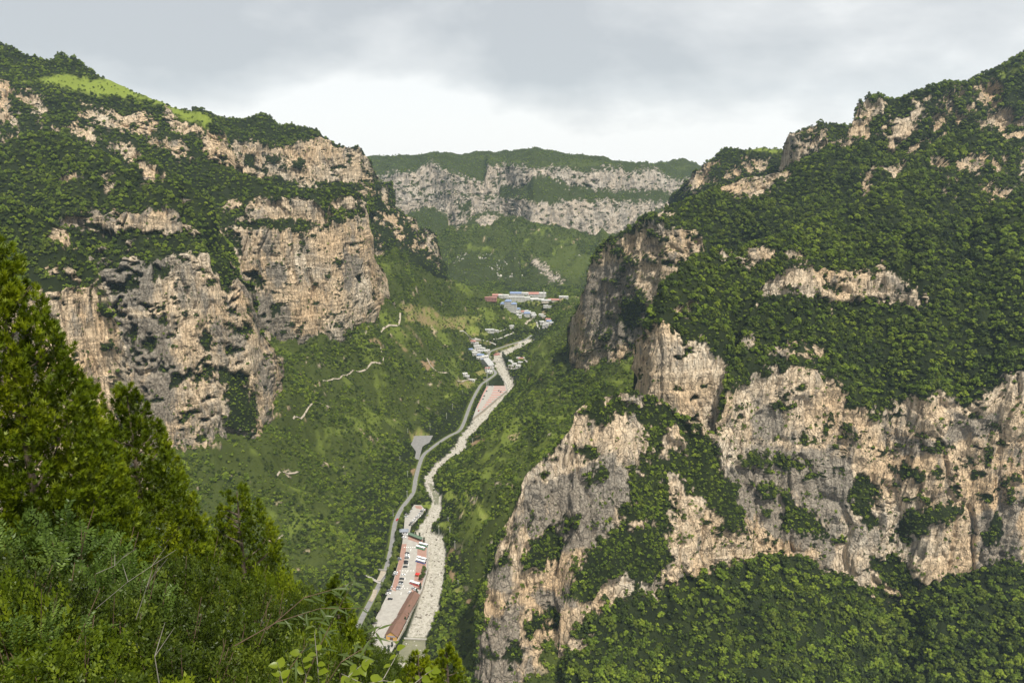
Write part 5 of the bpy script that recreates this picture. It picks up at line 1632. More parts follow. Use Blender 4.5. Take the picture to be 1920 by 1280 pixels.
RN = {'g': 'grey', 'b': 'blue', 'r': 'red', 'w': 'white'}
cl = {'A': 'village on the left bank', 'B': 'hamlet on the right bank', 'C': 'hamlet below the blue-roofed block', 'D': 'cluster at the bend beyond the field'}
for c_, x_, y_, w_, d_, h_, rf, sh, fl in [
        ('A', 190, 735, 11, 8, 4.5, 'r', 'hip', 1), ('A', 240, 750, 8, 7, 3.6, 'g', 'flat', 1), ('A', 250, 790, 15, 6, 3.4, 'w', 'flat', 1), ('A', 160, 835, 7, 6, 3.4, 'b', 'gable', 1), ('A', 200, 850, 9, 7, 3.6, 'w', 'flat', 1),
        ('A', 245, 840, 9, 7, 6, 'g', 'flat', 2), ('A', 285, 858, 10, 7, 3.6, 'g', 'gable', 1), ('A', 320, 838, 9, 7, 6, 'w', 'flat', 2), ('A', 355, 860, 8, 7, 3.4, 'g', 'gable', 1), ('A', 388, 846, 8, 6, 3.4, 'w', 'flat', 1),
        ('A', 215, 895, 10, 8, 6, 'w', 'flat', 2), ('A', 255, 890, 9, 7, 3.6, 'g', 'flat', 1), ('A', 292, 915, 13, 8, 4, 'b', 'gable', 1), ('A', 350, 945, 12, 9, 6, 'w', 'flat', 2), ('A', 290, 945, 14, 6, 3.6, 'w', 'flat', 1),
        ('A', 325, 975, 7, 6, 3.6, 'b', 'gable', 1), ('A', 385, 1105, 9, 7, 6, 'r', 'flat', 2), ('A', 415, 1130, 9, 7, 3.6, 'w', 'flat', 1), ('A', 85, 1180, 8, 7, 6, 'w', 'flat', 2), ('A', 115, 1195, 7, 6, 3.4, 'g', 'gable', 1), ('A', 180, 1240, 10, 5, 3.0, 'w', 'flat', 1),
        ('B', 680, 990, 8, 6, 3.4, 'g', 'gable', 1), ('B', 722, 1005, 8, 6, 3.4, 'w', 'flat', 1), ('B', 790, 950, 9, 7, 3.6, 'g', 'flat', 1), ('B', 830, 960, 8, 6, 3.6, 'r', 'gable', 1), ('B', 745, 1030, 9, 7, 3.6, 'w', 'flat', 1), ('B', 700, 1055, 10, 6, 3.4, 'g', 'flat', 1), ('B', 795, 1055, 9, 6, 3.4, 'w', 'flat', 1), ('B', 825, 1010, 8, 6, 3.4, 'g', 'gable', 1),
        ('C', 790, 315, 11, 9, 7, 'b', 'hip', 2), ('C', 770, 355, 9, 8, 6, 'w', 'flat', 2), ('C', 800, 388, 12, 8, 5, 'w', 'flat', 2), ('C', 842, 335, 10, 8, 4, 'r', 'gable', 1), ('C', 890, 330, 12, 8, 4, 'g', 'gable', 1), ('C', 910, 372, 13, 9, 6.5, 'b', 'gable', 2), ('C', 935, 335, 9, 7, 4, 'w', 'flat', 1), ('C', 985, 360, 11, 8, 5, 'w', 'flat', 1), ('C', 1000, 385, 10, 8, 4, 'g', 'gable', 1),
        ('D', 1100, 372, 10, 8, 4, 'w', 'flat', 1), ('D', 1130, 395, 10, 8, 4, 'g', 'flat', 1), ('D', 1110, 475, 11, 8, 5, 'w', 'flat', 1), ('D', 1150, 495, 10, 8, 6, 'g', 'flat', 2), ('D', 1195, 440, 10, 8, 4, 'r', 'gable', 1), ('D', 1208, 462, 10, 8, 4, 'b', 'gable', 1), ('D', 1160, 522, 13, 9, 6, 'w', 'flat', 2), ('D', 1190, 508, 9, 8, 6, 'w', 'flat', 2), ('D', 1240, 485, 9, 7, 4, 'g', 'gable', 1)]:
    st = 'two-storey' if fl == 2 else 'single-storey'
    kind = {'gable': 'pitched', 'flat': 'flat', 'hip': 'hipped'}[sh]
    house(z6(x_, y_), w_, d_, h_, rf, R(random.uniform(-25, 25)), '%s house with %s %s roof in the %s' % (st, RN[rf], kind, cl[c_]), 'houses of the ' + cl[c_], M_WALLC if rf == 'g' and random.random() < 0.5 else None, sh, fl)
house(z6(365, 1035), 12, 34, 5, 'g', R(38), 'long grey-roofed shed beside the bend of the road', None, None, 'gable', 1, 'roadside_shed')
house(z6(415, 585), 17, 7, 5, 'g', R(-6), 'long white schoolhouse among the terraced fields', None, None, 'gable', 1, 'schoolhouse', 5)
house(z6(490, 583), 12, 6, 3.4, 'w', R(-6), 'low white annex beside the long schoolhouse', None, None, 'flat', 1, 'school_annex', 4)
house(z6(705, 525), 10, 6, 4, 'w', R(5), 'pale farmhouse at the edge of the dark grove', None, None, 'flat', 1, 'farmhouse')
house(z6(500, 885), 14, 9, 0.8, 'r', R(20), 'low red-topped platform beside the river bend', None, M_ROOFR, 'flat', 1, 'riverside_platform', 2)
# blue-roofed block: centre and two wings
ab = z6(660, 300)
apt = thing('apartment_block', 'white block with blue hipped roof and lower wings above the hamlet', 'building', ab, R(-8))
HOUSES_XY.append((ab[0], ab[1], 22))
for x0, x1, h_, nw in ((-7, 7, 21, 5), (-16, -7.02, 15.5, 3), (7.02, 18, 15.5, 4)):
    wl = MB(); wl.box(x0, x1, -6, 6, -4, h_); wl.build('wall', M_WALLW, apt)
    k = 2.6
    MB().add([(x0 - 0.6, -6.6, h_ + 0.004), (x1 + 0.6, -6.6, h_ + 0.004), (x1 + 0.6, 6.6, h_ + 0.004), (x0 - 0.6, 6.6, h_ + 0.004), (x0 + k, -2, h_ + 3), (x1 - k, -2, h_ + 3), (x1 - k, 2, h_ + 3), (x0 + k, 2, h_ + 3)],
             [(0, 1, 5, 4), (1, 2, 6, 5), (2, 3, 7, 6), (3, 0, 4, 7), (4, 5, 6, 7), (3, 2, 1, 0)]).build('roof', M_ROOFB, apt)
    fl = 6 if h_ > 18 else 4
    for f_ in range(fl):
        for q in range(nw):
            xc = x0 + (q + 0.5) * (x1 - x0) / nw
            MB().box(xc - 0.75, xc + 0.75, -6.06, -5.97, 1.0 + f_ * h_ / fl, 2.6 + f_ * h_ / fl).build('window', M_GLASS, apt)
# works at the valley head
for i, (x_, y_, w_, d_, h_, rf, sh, fl, wl, lab) in enumerate([
        (430, 160, 26, 12, 9, 'r', 'flat', 2, M_REDW, 'long red works building at the foot of the green ridge'), (515, 128, 22, 12, 8, 'r', 'gable', 2, M_REDW, 'red works building with red pitched roof'), (600, 125, 24, 12, 8, 'w', 'flat', 2, None, 'white works building between the red hall and the long white block'),
        (685, 165, 26, 12, 12, 'w', 'flat', 3, None, 'tall white block at the red end of the works front'), (775, 168, 34, 12, 12, 'g', 'flat', 3, None, 'long white three-storey block in the works front'), (870, 168, 28, 12, 11, 'w', 'flat', 3, None, 'white block beside the long three-storey works block'),
        (960, 172, 34, 12, 8, 'w', 'flat', 2, None, 'low white block in the works front'), (1050, 175, 30, 12, 7, 'w', 'flat', 2, None, 'low white block at the field end of the works front'), (760, 120, 26, 12, 13, 'b', 'gable', 3, None, 'blue-roofed white hall behind the works front'),
        (860, 112, 24, 12, 12, 'w', 'flat', 3, None, 'plain white hall behind the works front'), (980, 118, 30, 14, 11, 'r', 'gable', 2, None, 'white hall with red pitched roof behind the works front'), (1080, 112, 30, 14, 12, 'w', 'flat', 3, None, 'big white hall near the works chimney'),
        (1165, 185, 20, 10, 5, 'g', 'gable', 1, M_WALLC, 'grey-roofed shed beyond the works field'), (1205, 190, 18, 10, 5, 'g', 'flat', 1, M_WALLC, 'flat-roofed shed beyond the works field'), (1240, 170, 16, 9, 4, 'r', 'gable', 1, None, 'red-roofed cottage beyond the works'),
        (1290, 172, 16, 9, 4, 'r', 'gable', 1, M_WALLC, 'cream cottage with red roof at the end of the works lane'), (1400, 132, 20, 10, 5, 'w', 'flat', 1, None, 'white farm building in the far green valley'), (1185, 250, 18, 10, 4, 'g', 'flat', 1, None, 'low pale shed on the wooded bank below the works')]):
    house(z6(x_, y_), w_, d_, h_ * 0.72, rf, R(random.uniform(-8, 2)), lab, None, wl, sh, fl, 'works_building')
cz_ = z6(1135, 160)
ch = thing('works_chimney', 'slim pale chimney standing at the end of the works', 'chimney', cz_)
MB().tube([(0, 0, -2), (0, 0, 26)], [1.3, 0.8], 10).build('stack', M_WALLW, ch)
MB().tube([(0, 0, 24), (0, 0, 25)], 1.05, 10).build('band', M_ROOFR, ch)

# ================================================================ poles
def pole(u_, vb, vt, label, group, arm=True, r_=0.16):
    p = hit(u_, vb)
    q = at(u_, vt, p[1])
    h_ = float(max(6, min(14, q[2] - p[2])))
    o = thing('utility_pole', label, 'pole', tuple(p), R(random.uniform(-30, 30)), group)
    MB().tube([(0, 0, -0.5), (0, 0, h_)], [r_ * 1.25, r_ * 0.8], 8).build('shaft', M_POLEC, o)
    if arm:
        MB().box(-0.9, 0.9, -0.06, 0.06, h_ - 0.7, h_ - 0.55).build('crossarm', M_STEEL, o)
        for x in (-0.8, 0.8):
            MB().tube([(x, 0, h_ - 0.55), (x, 0, h_ - 0.3)], 0.06, 6).build('insulator', M_WHITE, o)


for p_, t_ in (((416, 108), (416, 68)), ((328, 232), (328, 185))):
    (u_, v_), (_, v2) = ZOOM1([p_])[0], ZOOM1([t_])[0]
    pole(u_, v_, v2, 'pale utility pole above the road edge trees', 'poles along the road')
for p_, t_ in (((617, 340), (617, 285)), ((686, 350), (686, 295)), ((675, 265), (675, 235)), ((718, 435), (718, 380)), ((738, 665), (738, 635))):
    (u_, v_), (_, v2) = ZOOM1([p_])[0], ZOOM1([t_])[0]
    pole(u_, v_, v2, 'pale utility pole on the right bank of the river', 'poles on the right bank')
for p_, t_ in (((204, 610), (204, 560)), ((395, 575), (395, 525)), ((122, 705), (122, 660)), ((138, 858), (138, 800)), ((203, 985), (203, 925)), ((198, 1150), (198, 1095)), ((537, 480), (537, 430)), ((588, 400), (588, 350)), ((672, 270), (672, 235)), ((760, 690), (760, 645)), ((284, 1050), (284, 1000))):
    (u_, v_), (_, v2) = ZOOM2([p_])[0], ZOOM2([t_])[0]
    pole(u_, v_, v2, 'pale utility pole among scrub on the lower left slope', 'poles on the left slope')
u_, v_ = ZOOM2([(885, 205)])[0]
p = hit(u_, v_)
py = thing('steel_pylon', 'tall grey steel pylon at the edge of the pink-striped car park', 'pylon', (p[0], p[1], 0.2))
for x in (-1, 1):
    for y in (-1, 1):
        MB().tube([(x * 1.5, y * 1.5, -0.5), (x * 0.6, y * 0.6, 26)], 0.22, 6).build('leg', M_STEEL, py)
for k in range(9):
    z_ = 1 + k * 2.8; w_ = 1.5 - 0.9 * z_ / 26
    MB().box(-w_, w_, -w_ - 0.06, -w_ + 0.06, z_, z_ + 0.15).build('brace', M_STEEL, py)
MB().box(-3.2, 3.2, -0.5, 0.5, 25.8, 26.6).build('head_beam', M_STEEL, py)
MB().box(-1.8, 1.8, -1.8, 1.8, -0.5, 0.8).build('footing', M_CONC, py)

# ================================================================ trees that stand apart in the valley
M_TREE = leaf_mat('roadside_leaves', (0.034, 0.052, 0.009), (0.08, 0.11, 0.016), (0.17, 0.20, 0.03), 0.2, 0.05)
M_DKTREE = leaf_mat('dark_conifer_leaves', (0.018, 0.032, 0.012), (0.03, 0.052, 0.016), (0.05, 0.078, 0.02), 0.15, 0.05)
TREE_ME = [crown_mesh('crown', 9, 520, 200 + i, M_TREE, 1.05, 0.11, 0.42, 0.32, (0.14, 0.24)) for i in range(3)]
TRUNK_ME = MB().tube([(0, 0, -0.1), (0.01, 0, 0.3), (0.0, 0.01, 0.62)], [0.035, 0.028, 0.012], 7).add([], []).mesh('trunk', M_BARK)
POP_ME = crown_mesh('crown', 12, 420, 300, M_DKTREE, 2.6, 0.10, 0.2, 0.12, (0.10, 0.17))


def tree(pos, h_, label, group, kind=0, name='broadleaf_tree'):
    o = thing(name, label, 'tree', pos, random.uniform(0, 6.28), group)
    s = h_
    link('crown', POP_ME if kind == 'p' else TREE_ME[kind % 3], o, scale=(s * 0.85, s * 0.85, s))
    link('trunk', TRUNK_ME, o, scale=(s, s, s))
    return o


road_trees = [(495, 92), (472, 112), (455, 132), (430, 168), (412, 188), (388, 235), (378, 262), (370, 288), (357, 345), (366, 372), (352, 402), (346, 432), (346, 462), (330, 500), (326, 530), (312, 560), (301, 590), (290, 622), (281, 652), (267, 700), (242, 742), (217, 802), (192, 852), (168, 892), (150, 932), (302, 655), (235, 790), (205, 880), (185, 930), (140, 970)]
road_trees += [(x + random.uniform(-9, 5), y + random.uniform(8, 16)) for x, y in road_trees]
for i, p_ in enumerate(road_trees):
    u_, v_ = ZOOM1([p_])[0]
    wh = 'beyond the upper car park' if p_[1] < 200 else 'beside the gate hut and upper car park' if p_[1] < 390 else 'along the red paving of the long car park' if p_[1] < 690 else 'along the bare concrete opposite the long hall'
    tree(tuple(g(u_, v_ + 6)), random.uniform(6.5, 11), 'leafy roadside tree ' + wh, 'roadside trees ' + wh, i)
for i, p_ in enumerate([(522, 560), (516, 592), (506, 615)]):
    u_, v_ = ZOOM1([p_])[0]
    tree(tuple(g(u_, v_ + 6)), 8, 'shade tree beside the river wall near the coaches', 'shade trees by the coaches', i)
for p_ in [(523, 395), (500, 690), (478, 725), (470, 745), (430, 830), (425, 870), (405, 905), (322, 1055), (300, 1085), (278, 1090), (470, 352), (495, 362)]:
    u_, v_ = ZOOM1([p_])[0]
    q = g(u_, v_)
    tree((q[0], q[1], 0.3), random.uniform(4, 6), 'slim dark cypress standing by the river wall', 'cypresses by the river wall', 'p', 'cypress_tree')
for i, p_ in enumerate([(610, 975), (632, 1005), (592, 940), (650, 1020), (770, 1005), (745, 985), (700, 960), (1092, 490), (1085, 465), (1060, 600), (1000, 600), (960, 600), (880, 590), (900, 560), (830, 540), (780, 560), (740, 580), (690, 590), (650, 600), (620, 540), (300, 600), (90, 590), (70, 1120), (150, 1130), (160, 1190), (120, 1090), (60, 1020),
                            (280, 1215), (190, 1220), (80, 900), (100, 960), (60, 940), (130, 1000), (300, 1020), (440, 690), (430, 720), (490, 720), (860, 690), (830, 850), (890, 830), (700, 940), (860, 780), (950, 880), (450, 960), (480, 1050), (1030, 560), (580, 280), (680, 300), (650, 470), (540, 460), (440, 520), (160, 410), (130, 480), (1220, 220), (1280, 240), (1180, 320), (1130, 300), (760, 240), (860, 220), (960, 220), (1040, 240), (830, 260), (910, 250), (1000, 270)]):
    pz = z6(*p_)
    if p_[1] > 850 and p_[0] > 560:
        tree(pz, random.uniform(8, 13), 'dark tree among the houses of the right bank hamlet', 'trees of the right bank hamlet', 'p' if i < 4 else i, 'village_tree')
    elif p_[0] < 330:
        tree(pz, random.uniform(7, 11), 'rounded tree in the grove behind the left bank village', 'trees behind the left bank village', i, 'village_tree')
    elif p_[1] < 330:
        tree(pz, random.uniform(8, 12), 'tree in the wooded belt below the works', 'trees below the works', i, 'village_tree')
    else:
        tree(pz, random.uniform(8, 12), 'tree on the bank between the village and the hamlets', 'trees between village and hamlets', i, 'village_tree')

# ================================================================ foreground slope
def zg(x, y):
    x = np.asarray(x, float); y = np.asarray(y, float)
    z = 397.8 - y * (0.62 + 0.03 * np.clip(x + 9, 0, 14)) - 0.2 * np.clip(x, -30, 30)
    z = z - np.maximum(y - 24, 0) * 0.55 - np.maximum(x - 4, 0) * 0.6
    return z


xs_ = np.linspace(-46, 16, 90); ys_ = np.concatenate([np.linspace(-6, 40, 80), np.linspace(44, 150, 24)])
X, Y = np.meshgrid(xs_, ys_)
Xs = X * (1 + np.maximum(Y - 30, 0) / 60)
Z = zg(X, Y) + (fbm(X / 3, Y / 3, 0.5, 3) - 0.5) * 0.7
n1_, n2_ = X.shape
idx = np.arange(n1_ * n2_).reshape(n1_, n2_)
Fq = np.stack([idx[:-1, :-1], idx[:-1, 1:], idx[1:, 1:], idx[1:, :-1]], -1).reshape(-1, 4)
t = NT('leaf_litter_soil')
f_ = t.noise(t.coords(), 3.0, 6, 0.7)
t.bsdf(t.ramp(f_, [(0.3, (0.02, 0.022, 0.010)), (0.6, (0.045, 0.05, 0.018)), (0.8, (0.09, 0.075, 0.04))]), 0.95, 0, 0.1, t.bump(f_, 0.08))
link('near_slope', mesh_np('near_slope', np.stack([Xs, Y, Z], -1), Fq, t.m, smooth=True), kind='structure')


def near_mat(name, dark, mid, light, trans=0.35, rough=0.45):
    return leaf_mat(name, dark, mid, light, trans, 0.9, rough, 0.25)


M_ARBOR = near_mat('arborvitae_foliage', (0.028, 0.047, 0.002), (0.096, 0.135, 0.004), (0.25, 0.285, 0.009), 0.2)
M_LEAFA = near_mat('shrub_leaf_green', (0.016, 0.028, 0.003), (0.050, 0.076, 0.007), (0.135, 0.17, 0.016), 0.24)
M_LEAFB = near_mat('pinnate_leaf_pale_green', (0.036, 0.064, 0.010), (0.084, 0.134, 0.022), (0.17, 0.235, 0.045), 0.26)
M_LEAFC = near_mat('shrub_leaf_dark', (0.010, 0.018, 0.002), (0.032, 0.050, 0.005), (0.085, 0.115, 0.011), 0.24)
M_LEAFD = near_mat('shrub_leaf_yellow_green', (0.045, 0.07, 0.004), (0.105, 0.145, 0.008), (0.22, 0.26, 0.016), 0.32)
M_BIGLEAF = near_mat('broad_yellow_green_leaf', (0.11, 0.15, 0.010), (0.19, 0.235, 0.014), (0.32, 0.33, 0.024), 0.4, 0.35)
M_BAMB = near_mat('narrow_grey_green_leaf', (0.06, 0.09, 0.02), (0.11, 0.145, 0.04), (0.2, 0.235, 0.08), 0.3, 0.4)
M_TWIG = simple('grey_twig', (0.22, 0.20, 0.17), 0.85, var=0.3, scale=20)
M_STEM = simple('brown_stem', (0.10, 0.065, 0.04), 0.85, var=0.3, scale=20)


def unit(a):
    return a / (np.linalg.norm(a, axis=-1, keepdims=True) + 1e-9)


def kites(base, d, side, L_, W_, curl=0.0, nrm=None):
    """leaf kites: base points, direction, side vector, length, width -> verts, quads"""
    n = len(base)
    L_ = np.broadcast_to(L_, n)[:, None]; W_ = np.broadcast_to(W_, n)[:, None]
    up = unit(np.cross(side, d))
    v0 = base
    v1 = base + d * L_ * 0.45 + side * W_ * 0.5 + up * W_ * curl
    v2 = base + d * L_ - up * L_ * 0.12
    v3 = base + d * L_ * 0.45 - side * W_ * 0.5 + up * W_ * curl
    V = np.stack([v0, v1, v2, v3], 1).reshape(-1, 3)
    Q = np.arange(4 * n).reshape(n, 4)
    return V, Q


def arbor_mesh(seed, H, Rm, ncl, shape=0.8, open_=0.0):
    """foliage of an arborvitae: flame-like clusters of upright flat sprays round a cone"""
    r = np.random.default_rng(seed)
    h = 1 - r.random(ncl) ** 0.6 * 0.98
    a = r.uniform(0, 6.283, ncl)
    prof = lambda q: np.clip((1 - q), 0, 1) ** shape * np.clip(0.55 + 2.2 * q, 0, 1)
    deep = r.random(ncl) < 0.33
    rr = prof(h) * Rm * np.where(deep, r.uniform(0.25, 0.8, ncl), r.uniform(0.86, 1.06, ncl)) + 0.02
    out = np.stack([np.cos(a), np.sin(a), np.zeros(ncl)], -1)
    c = out * rr[:, None] + np.array([0, 0, 1.0]) * (h * H * 0.97)[:, None]
    ax = unit(out * r.uniform(0.2, 0.55, ncl)[:, None] + np.array([0, 0, 1.0]) + r.normal(0, 0.15, (ncl, 3)))
    size = r.uniform(0.22, 0.36, ncl) * np.clip(0.45 + (1 - h) * 1.5, 0.45, 1)
    tone = r.random(ncl)
    nt = 30
    t = r.random((ncl, nt)) ** 0.8
    wd = np.sin(np.clip(t * 1.05 + 0.12, 0, 1) * math.pi) ** 0.7
    lat = unit(r.normal(size=(ncl, nt, 3)))
    lat = lat - ax[:, None] * (lat * ax[:, None]).sum(-1, keepdims=True)
    rad = wd * 0.30 * size[:, None] * np.sqrt(r.uniform(0.25, 1, (ncl, nt)))
    p = c[:, None] + ax[:, None] * ((t - 0.35) * size[:, None])[..., None] + lat * rad[..., None]
    base = p.reshape(-1, 3); latf = lat.reshape(-1, 3); axf = np.repeat(ax, nt, 0)
    n = len(base)
    d = unit(axf * 0.9 + latf * 0.75 + r.normal(0, 0.28, (n, 3)) + np.array([0, 0, 0.25]))
    side = unit(np.cross(d, r.normal(size=(n, 3))))
    tn = np.clip(np.repeat(tone, nt) * 0.55 + 0.2 + 0.25 * r.random(n), 0, 1)
    Vs, Qs, Ts, off = [], [], [], 0
    L0 = r.uniform(0.07, 0.115, n)
    for sp, ln in ((0.0, 1.0), (0.6, 0.8), (-0.6, 0.8)):
        dd = unit(d + side * sp)
        V, Q = kites(base, dd, unit(side - dd * (side * dd).sum(-1, keepdims=True)), L0 * ln, 0.023, 0.15)
        V = V.reshape(-1, 4, 3); V[:, 1] = base + unit(side) * 0.012; V[:, 3] = base - unit(side) * 0.012
        V = V[:, 1:].reshape(-1, 3); Q = np.arange(len(V)).reshape(-1, 3)
        Vs.append(V); Qs.append(Q + off); off += len(V); Ts.append(np.repeat(tn, 3))
    return mesh_np('foliage', np.concatenate(Vs), np.concatenate(Qs), M_ARBOR, {'tone': np.concatenate(Ts)})


def conifer(u_, v_, D, seed, Rm, ntuft, label, shape=0.8, open_=0.0):
    top = at(u_, v_, D)
    x, y = float(top[0]), float(top[1])
    zb = float(zg(x, y)) - 0.15
    H = float(top[2]) - zb
    o = thing('arborvitae_tree', label, 'tree', (x, y, zb), random.uniform(0, 6.28), 'arborvitae trees on the near slope')
    link('foliage', arbor_mesh(seed, H, Rm, ntuft, shape, open_), o)
    MB().tube([(0, 0, -0.3), (0.02, 0, H * 0.5), (0, 0.01, H * 0.93)], [0.09, 0.05, 0.012], 8).build('trunk', M_BARK, o)
    lm = MB()
    r = random.Random(seed)
    for k in range(26):
        hh = H * r.uniform(0.08, 0.85); a = r.uniform(0, 6.28); rr = Rm * (1 - hh / H) ** shape * 0.8
        lm.tube([(0, 0, hh), (rr * 0.55 * math.cos(a), rr * 0.55 * math.sin(a), hh + rr * 0.3), (rr * math.cos(a), rr * math.sin(a), hh + rr * 0.75)], [0.022, 0.014, 0.004], 5)
    lm.build('limbs', M_BARK, o)
    return o


conifer(-28, 395, 10.0, 1, 1.6, 1900, 'tallest bright green arborvitae, broad cone leaning out over the slope', 0.72)
conifer(163, 690, 15.0, 2, 0.95, 520, 'slim arborvitae tip between the two broad ones', 0.85)
conifer(233, 703, 13.0, 3, 1.45, 1250, 'full conical arborvitae with dense flame-like tufts', 0.7)
conifer(441, 897, 16.0, 4, 1.3, 700, 'loose rounded arborvitae with open lower branches', 0.55, 0.6)
conifer(627, 1078, 15.0, 5, 0.85, 480, 'narrow dark arborvitae behind the narrow-leaved stems', 0.8)
conifer(783, 1214, 16.0, 6, 0.85, 380, 'small arborvitae top beside the pond', 0.7)
conifer(838, 1197, 17.0, 7, 0.9, 400, 'small pointed arborvitae top below the river weir', 0.75)


def shrub_mesh(name, seed, ntw, nleaf, L_, W_, tw, mat, droop=0.0, pin=False, flat=0.0):
    """leaves of a shrub, dome about 1 m high and 1 m wide, in metres before scaling by about 2"""
    r = np.random.default_rng(seed)
    n = unit(r.normal(size=(ntw, 3))); n[:, 2] = np.abs(n[:, 2]) * 0.9 - 0.1
    lob = unit(r.normal(size=(14, 3))); lob[:, 2] = np.abs(lob[:, 2])
    lump = 0.82 + 0.3 * np.clip((n @ lob.T).max(1) - 0.6, 0, 0.4) / 0.4
    rad = np.where(r.random(ntw) < 0.75, r.uniform(0.8, 1.02, ntw), r.uniform(0.4, 0.8, ntw)) * lump
    c = n * rad[:, None] * np.array([0.5, 0.5, 0.62]) + np.array([0, 0, 0.36])
    d = unit(n * 0.8 + np.array([0, 0, 0.5 - droop]) + r.normal(0, 0.4, (ntw, 3)))
    side = unit(np.cross(d, np.array([0, 0, 1.0]) + r.normal(0, 0.25, (ntw, 3))))
    Vs, Qs, Ts, off = [], [], [], 0
    tone = r.random(ntw)
    for k in range(nleaf):
        t = (k + 0.5) / nleaf
        s = 1 if k % 2 else -1
        b = c + d * (tw * t) - np.array([0, 0, 1]) * (tw * 0.25 * t * t)
        ld = unit(d * (0.55 if pin else 0.7) + side * s * 0.9 + r.normal(0, 0.14 if pin else 0.4, (ntw, 3)) + np.array([0, 0, -0.15 - droop]))
        wd = unit(np.cross(ld, np.cross(d, side) + r.normal(0, 0.25, (ntw, 3))))
        V, Q = kites(b, ld, wd, L_ * r.uniform(0.75, 1.2, ntw), W_ * r.uniform(0.8, 1.15, ntw), 0.18)
        Vs.append(V); Qs.append(Q + off); off += len(V)
        Ts.append(np.repeat(np.clip(0.7 * tone + 0.3 * r.random(ntw), 0, 1), 4))
    return mesh_np(name, np.concatenate(Vs), np.concatenate(Qs), mat, {'tone': np.concatenate(Ts)})


def stems_mesh(seed, n=16, mat=None):
    r = random.Random(seed)
    m = MB()
    for k in range(n):
        a = r.uniform(0, 6.28); q = r.uniform(0.1, 0.46); h = r.uniform(0.5, 0.92)
        m.tube([(0.03 * math.cos(a), 0.03 * math.sin(a), -0.1), (q * 0.45 * math.cos(a + 0.3), q * 0.45 * math.sin(a + 0.3), h * 0.5), (q * math.cos(a), q * math.sin(a), h)], [0.009, 0.006, 0.002], 5)
    return m.mesh('stems', mat or M_STEM)


SHR = {'a': ([shrub_mesh('leaves', 11 + i, 620, 9, 0.030, 0.015, 0.12, M_LEAFA) for i in range(2)], stems_mesh(1), 'small-leaved green shrub'),
       'b': ([shrub_mesh('leaves', 21 + i, 300, 16, 0.032, 0.012, 0.15, M_LEAFB, 0.15, True) for i in range(2)], stems_mesh(2), 'pale green shrub with feathery leaflets'),
       'c': ([shrub_mesh('leaves', 31 + i, 640, 9, 0.026, 0.013, 0.11, M_LEAFC) for i in range(2)], stems_mesh(3), 'dark fine-leaved shrub'),
       'd': ([shrub_mesh('leaves', 41 + i, 420, 9, 0.036, 0.018, 0.14, M_LEAFD) for i in range(2)], stems_mesh(4), 'yellow-green leafy shrub')}


def shrub(u_, v_, D, wid, kind, where):
    top = at(u_, v_, D)
    x, y = float(top[0]), float(top[1])
    zb = float(zg(x, y)) - 0.1
    H = float(max(top[2] - zb, 0.8))
    me_, st_, nm = SHR[kind]
    o = thing('leafy_shrub', nm + ' ' + where, 'shrub', (x, y, zb), random.uniform(0, 6.28), nm + 's ' + where)
    i = random.randrange(2)
    link('leaves', me_[i], o, scale=(wid, wid, H))
    link('stems', st_, o, scale=(wid, wid, H))
    return o


W1, W2, W3 = 'at the foot of the tallest arborvitae', 'in the thicket below the conical arborvitae', 'on the lower edge of the near slope'
for u_, v_, D, wd, k_, wh in [
        (40, 925, 8.6, 2.1, 'b', W1), (130, 960, 8.2, 1.9, 'b', W1), (190, 1010, 7.8, 1.5, 'b', W1), (-40, 1010, 7.0, 1.8, 'c', W1), (60, 1060, 6.8, 1.7, 'c', W1), (20, 1130, 6.0, 1.6, 'b', W1), (0, 1050, 6.3, 1.2, 'd', W1),
        (150, 1090, 6.8, 1.6, 'a', W1), (110, 1170, 5.8, 1.4, 'd', W1), (30, 1210, 5.2, 1.3, 'd', W1), (60, 880, 10.5, 2.2, 'c', W1), (150, 900, 11, 2.0, 'c', W1),
        (230, 1080, 8.0, 1.8, 'c', W2), (310, 1030, 9.6, 1.9, 'a', W2), (400, 1050, 10.4, 2.0, 'a', W2), (300, 1110, 7.6, 1.7, 'c', W2), (390, 1120, 8.2, 1.8, 'a', W2), (470, 1090, 10, 1.8, 'c', W2), (260, 1010, 10.5, 1.8, 'c', W2), (345, 1000, 12, 1.6, 'a', W2),
        (540, 1110, 11, 1.7, 'a', W2), (470, 1150, 8.6, 1.7, 'a', W2), (220, 1160, 6.4, 1.5, 'a', W2), (320, 1190, 6.2, 1.5, 'c', W2), (420, 1190, 6.8, 1.5, 'a', W2), (500, 1040, 13, 1.5, 'd', W2), (560, 1070, 13, 1.3, 'a', W2),
        (530, 1180, 8.0, 1.5, 'a', W3), (600, 1150, 10, 1.4, 'd', W3), (640, 1200, 9.0, 1.3, 'c', W3), (560, 1230, 6.6, 1.2, 'c', W3), (480, 1250, 5.6, 1.2, 'a', W3), (390, 1260, 5.2, 1.2, 'c', W3), (290, 1265, 5.0, 1.2, 'd', W3), (200, 1250, 5.0, 1.2, 'a', W3), (110, 1260, 4.8, 1.1, 'c', W3),
        (690, 1235, 9.5, 1.2, 'a', W3), (735, 1250, 10, 1.1, 'c', W3), (650, 1255, 7.2, 1.1, 'd', W3), (720, 1275, 7.5, 1.1, 'a', W3), (20, 1275, 4.6, 1.1, 'a', W3), (790, 1278, 10, 1.1, 'c', W3), (870, 1268, 15, 1.2, 'c', W3)]:
    shrub(u_, v_, D, wd, k_, wh)


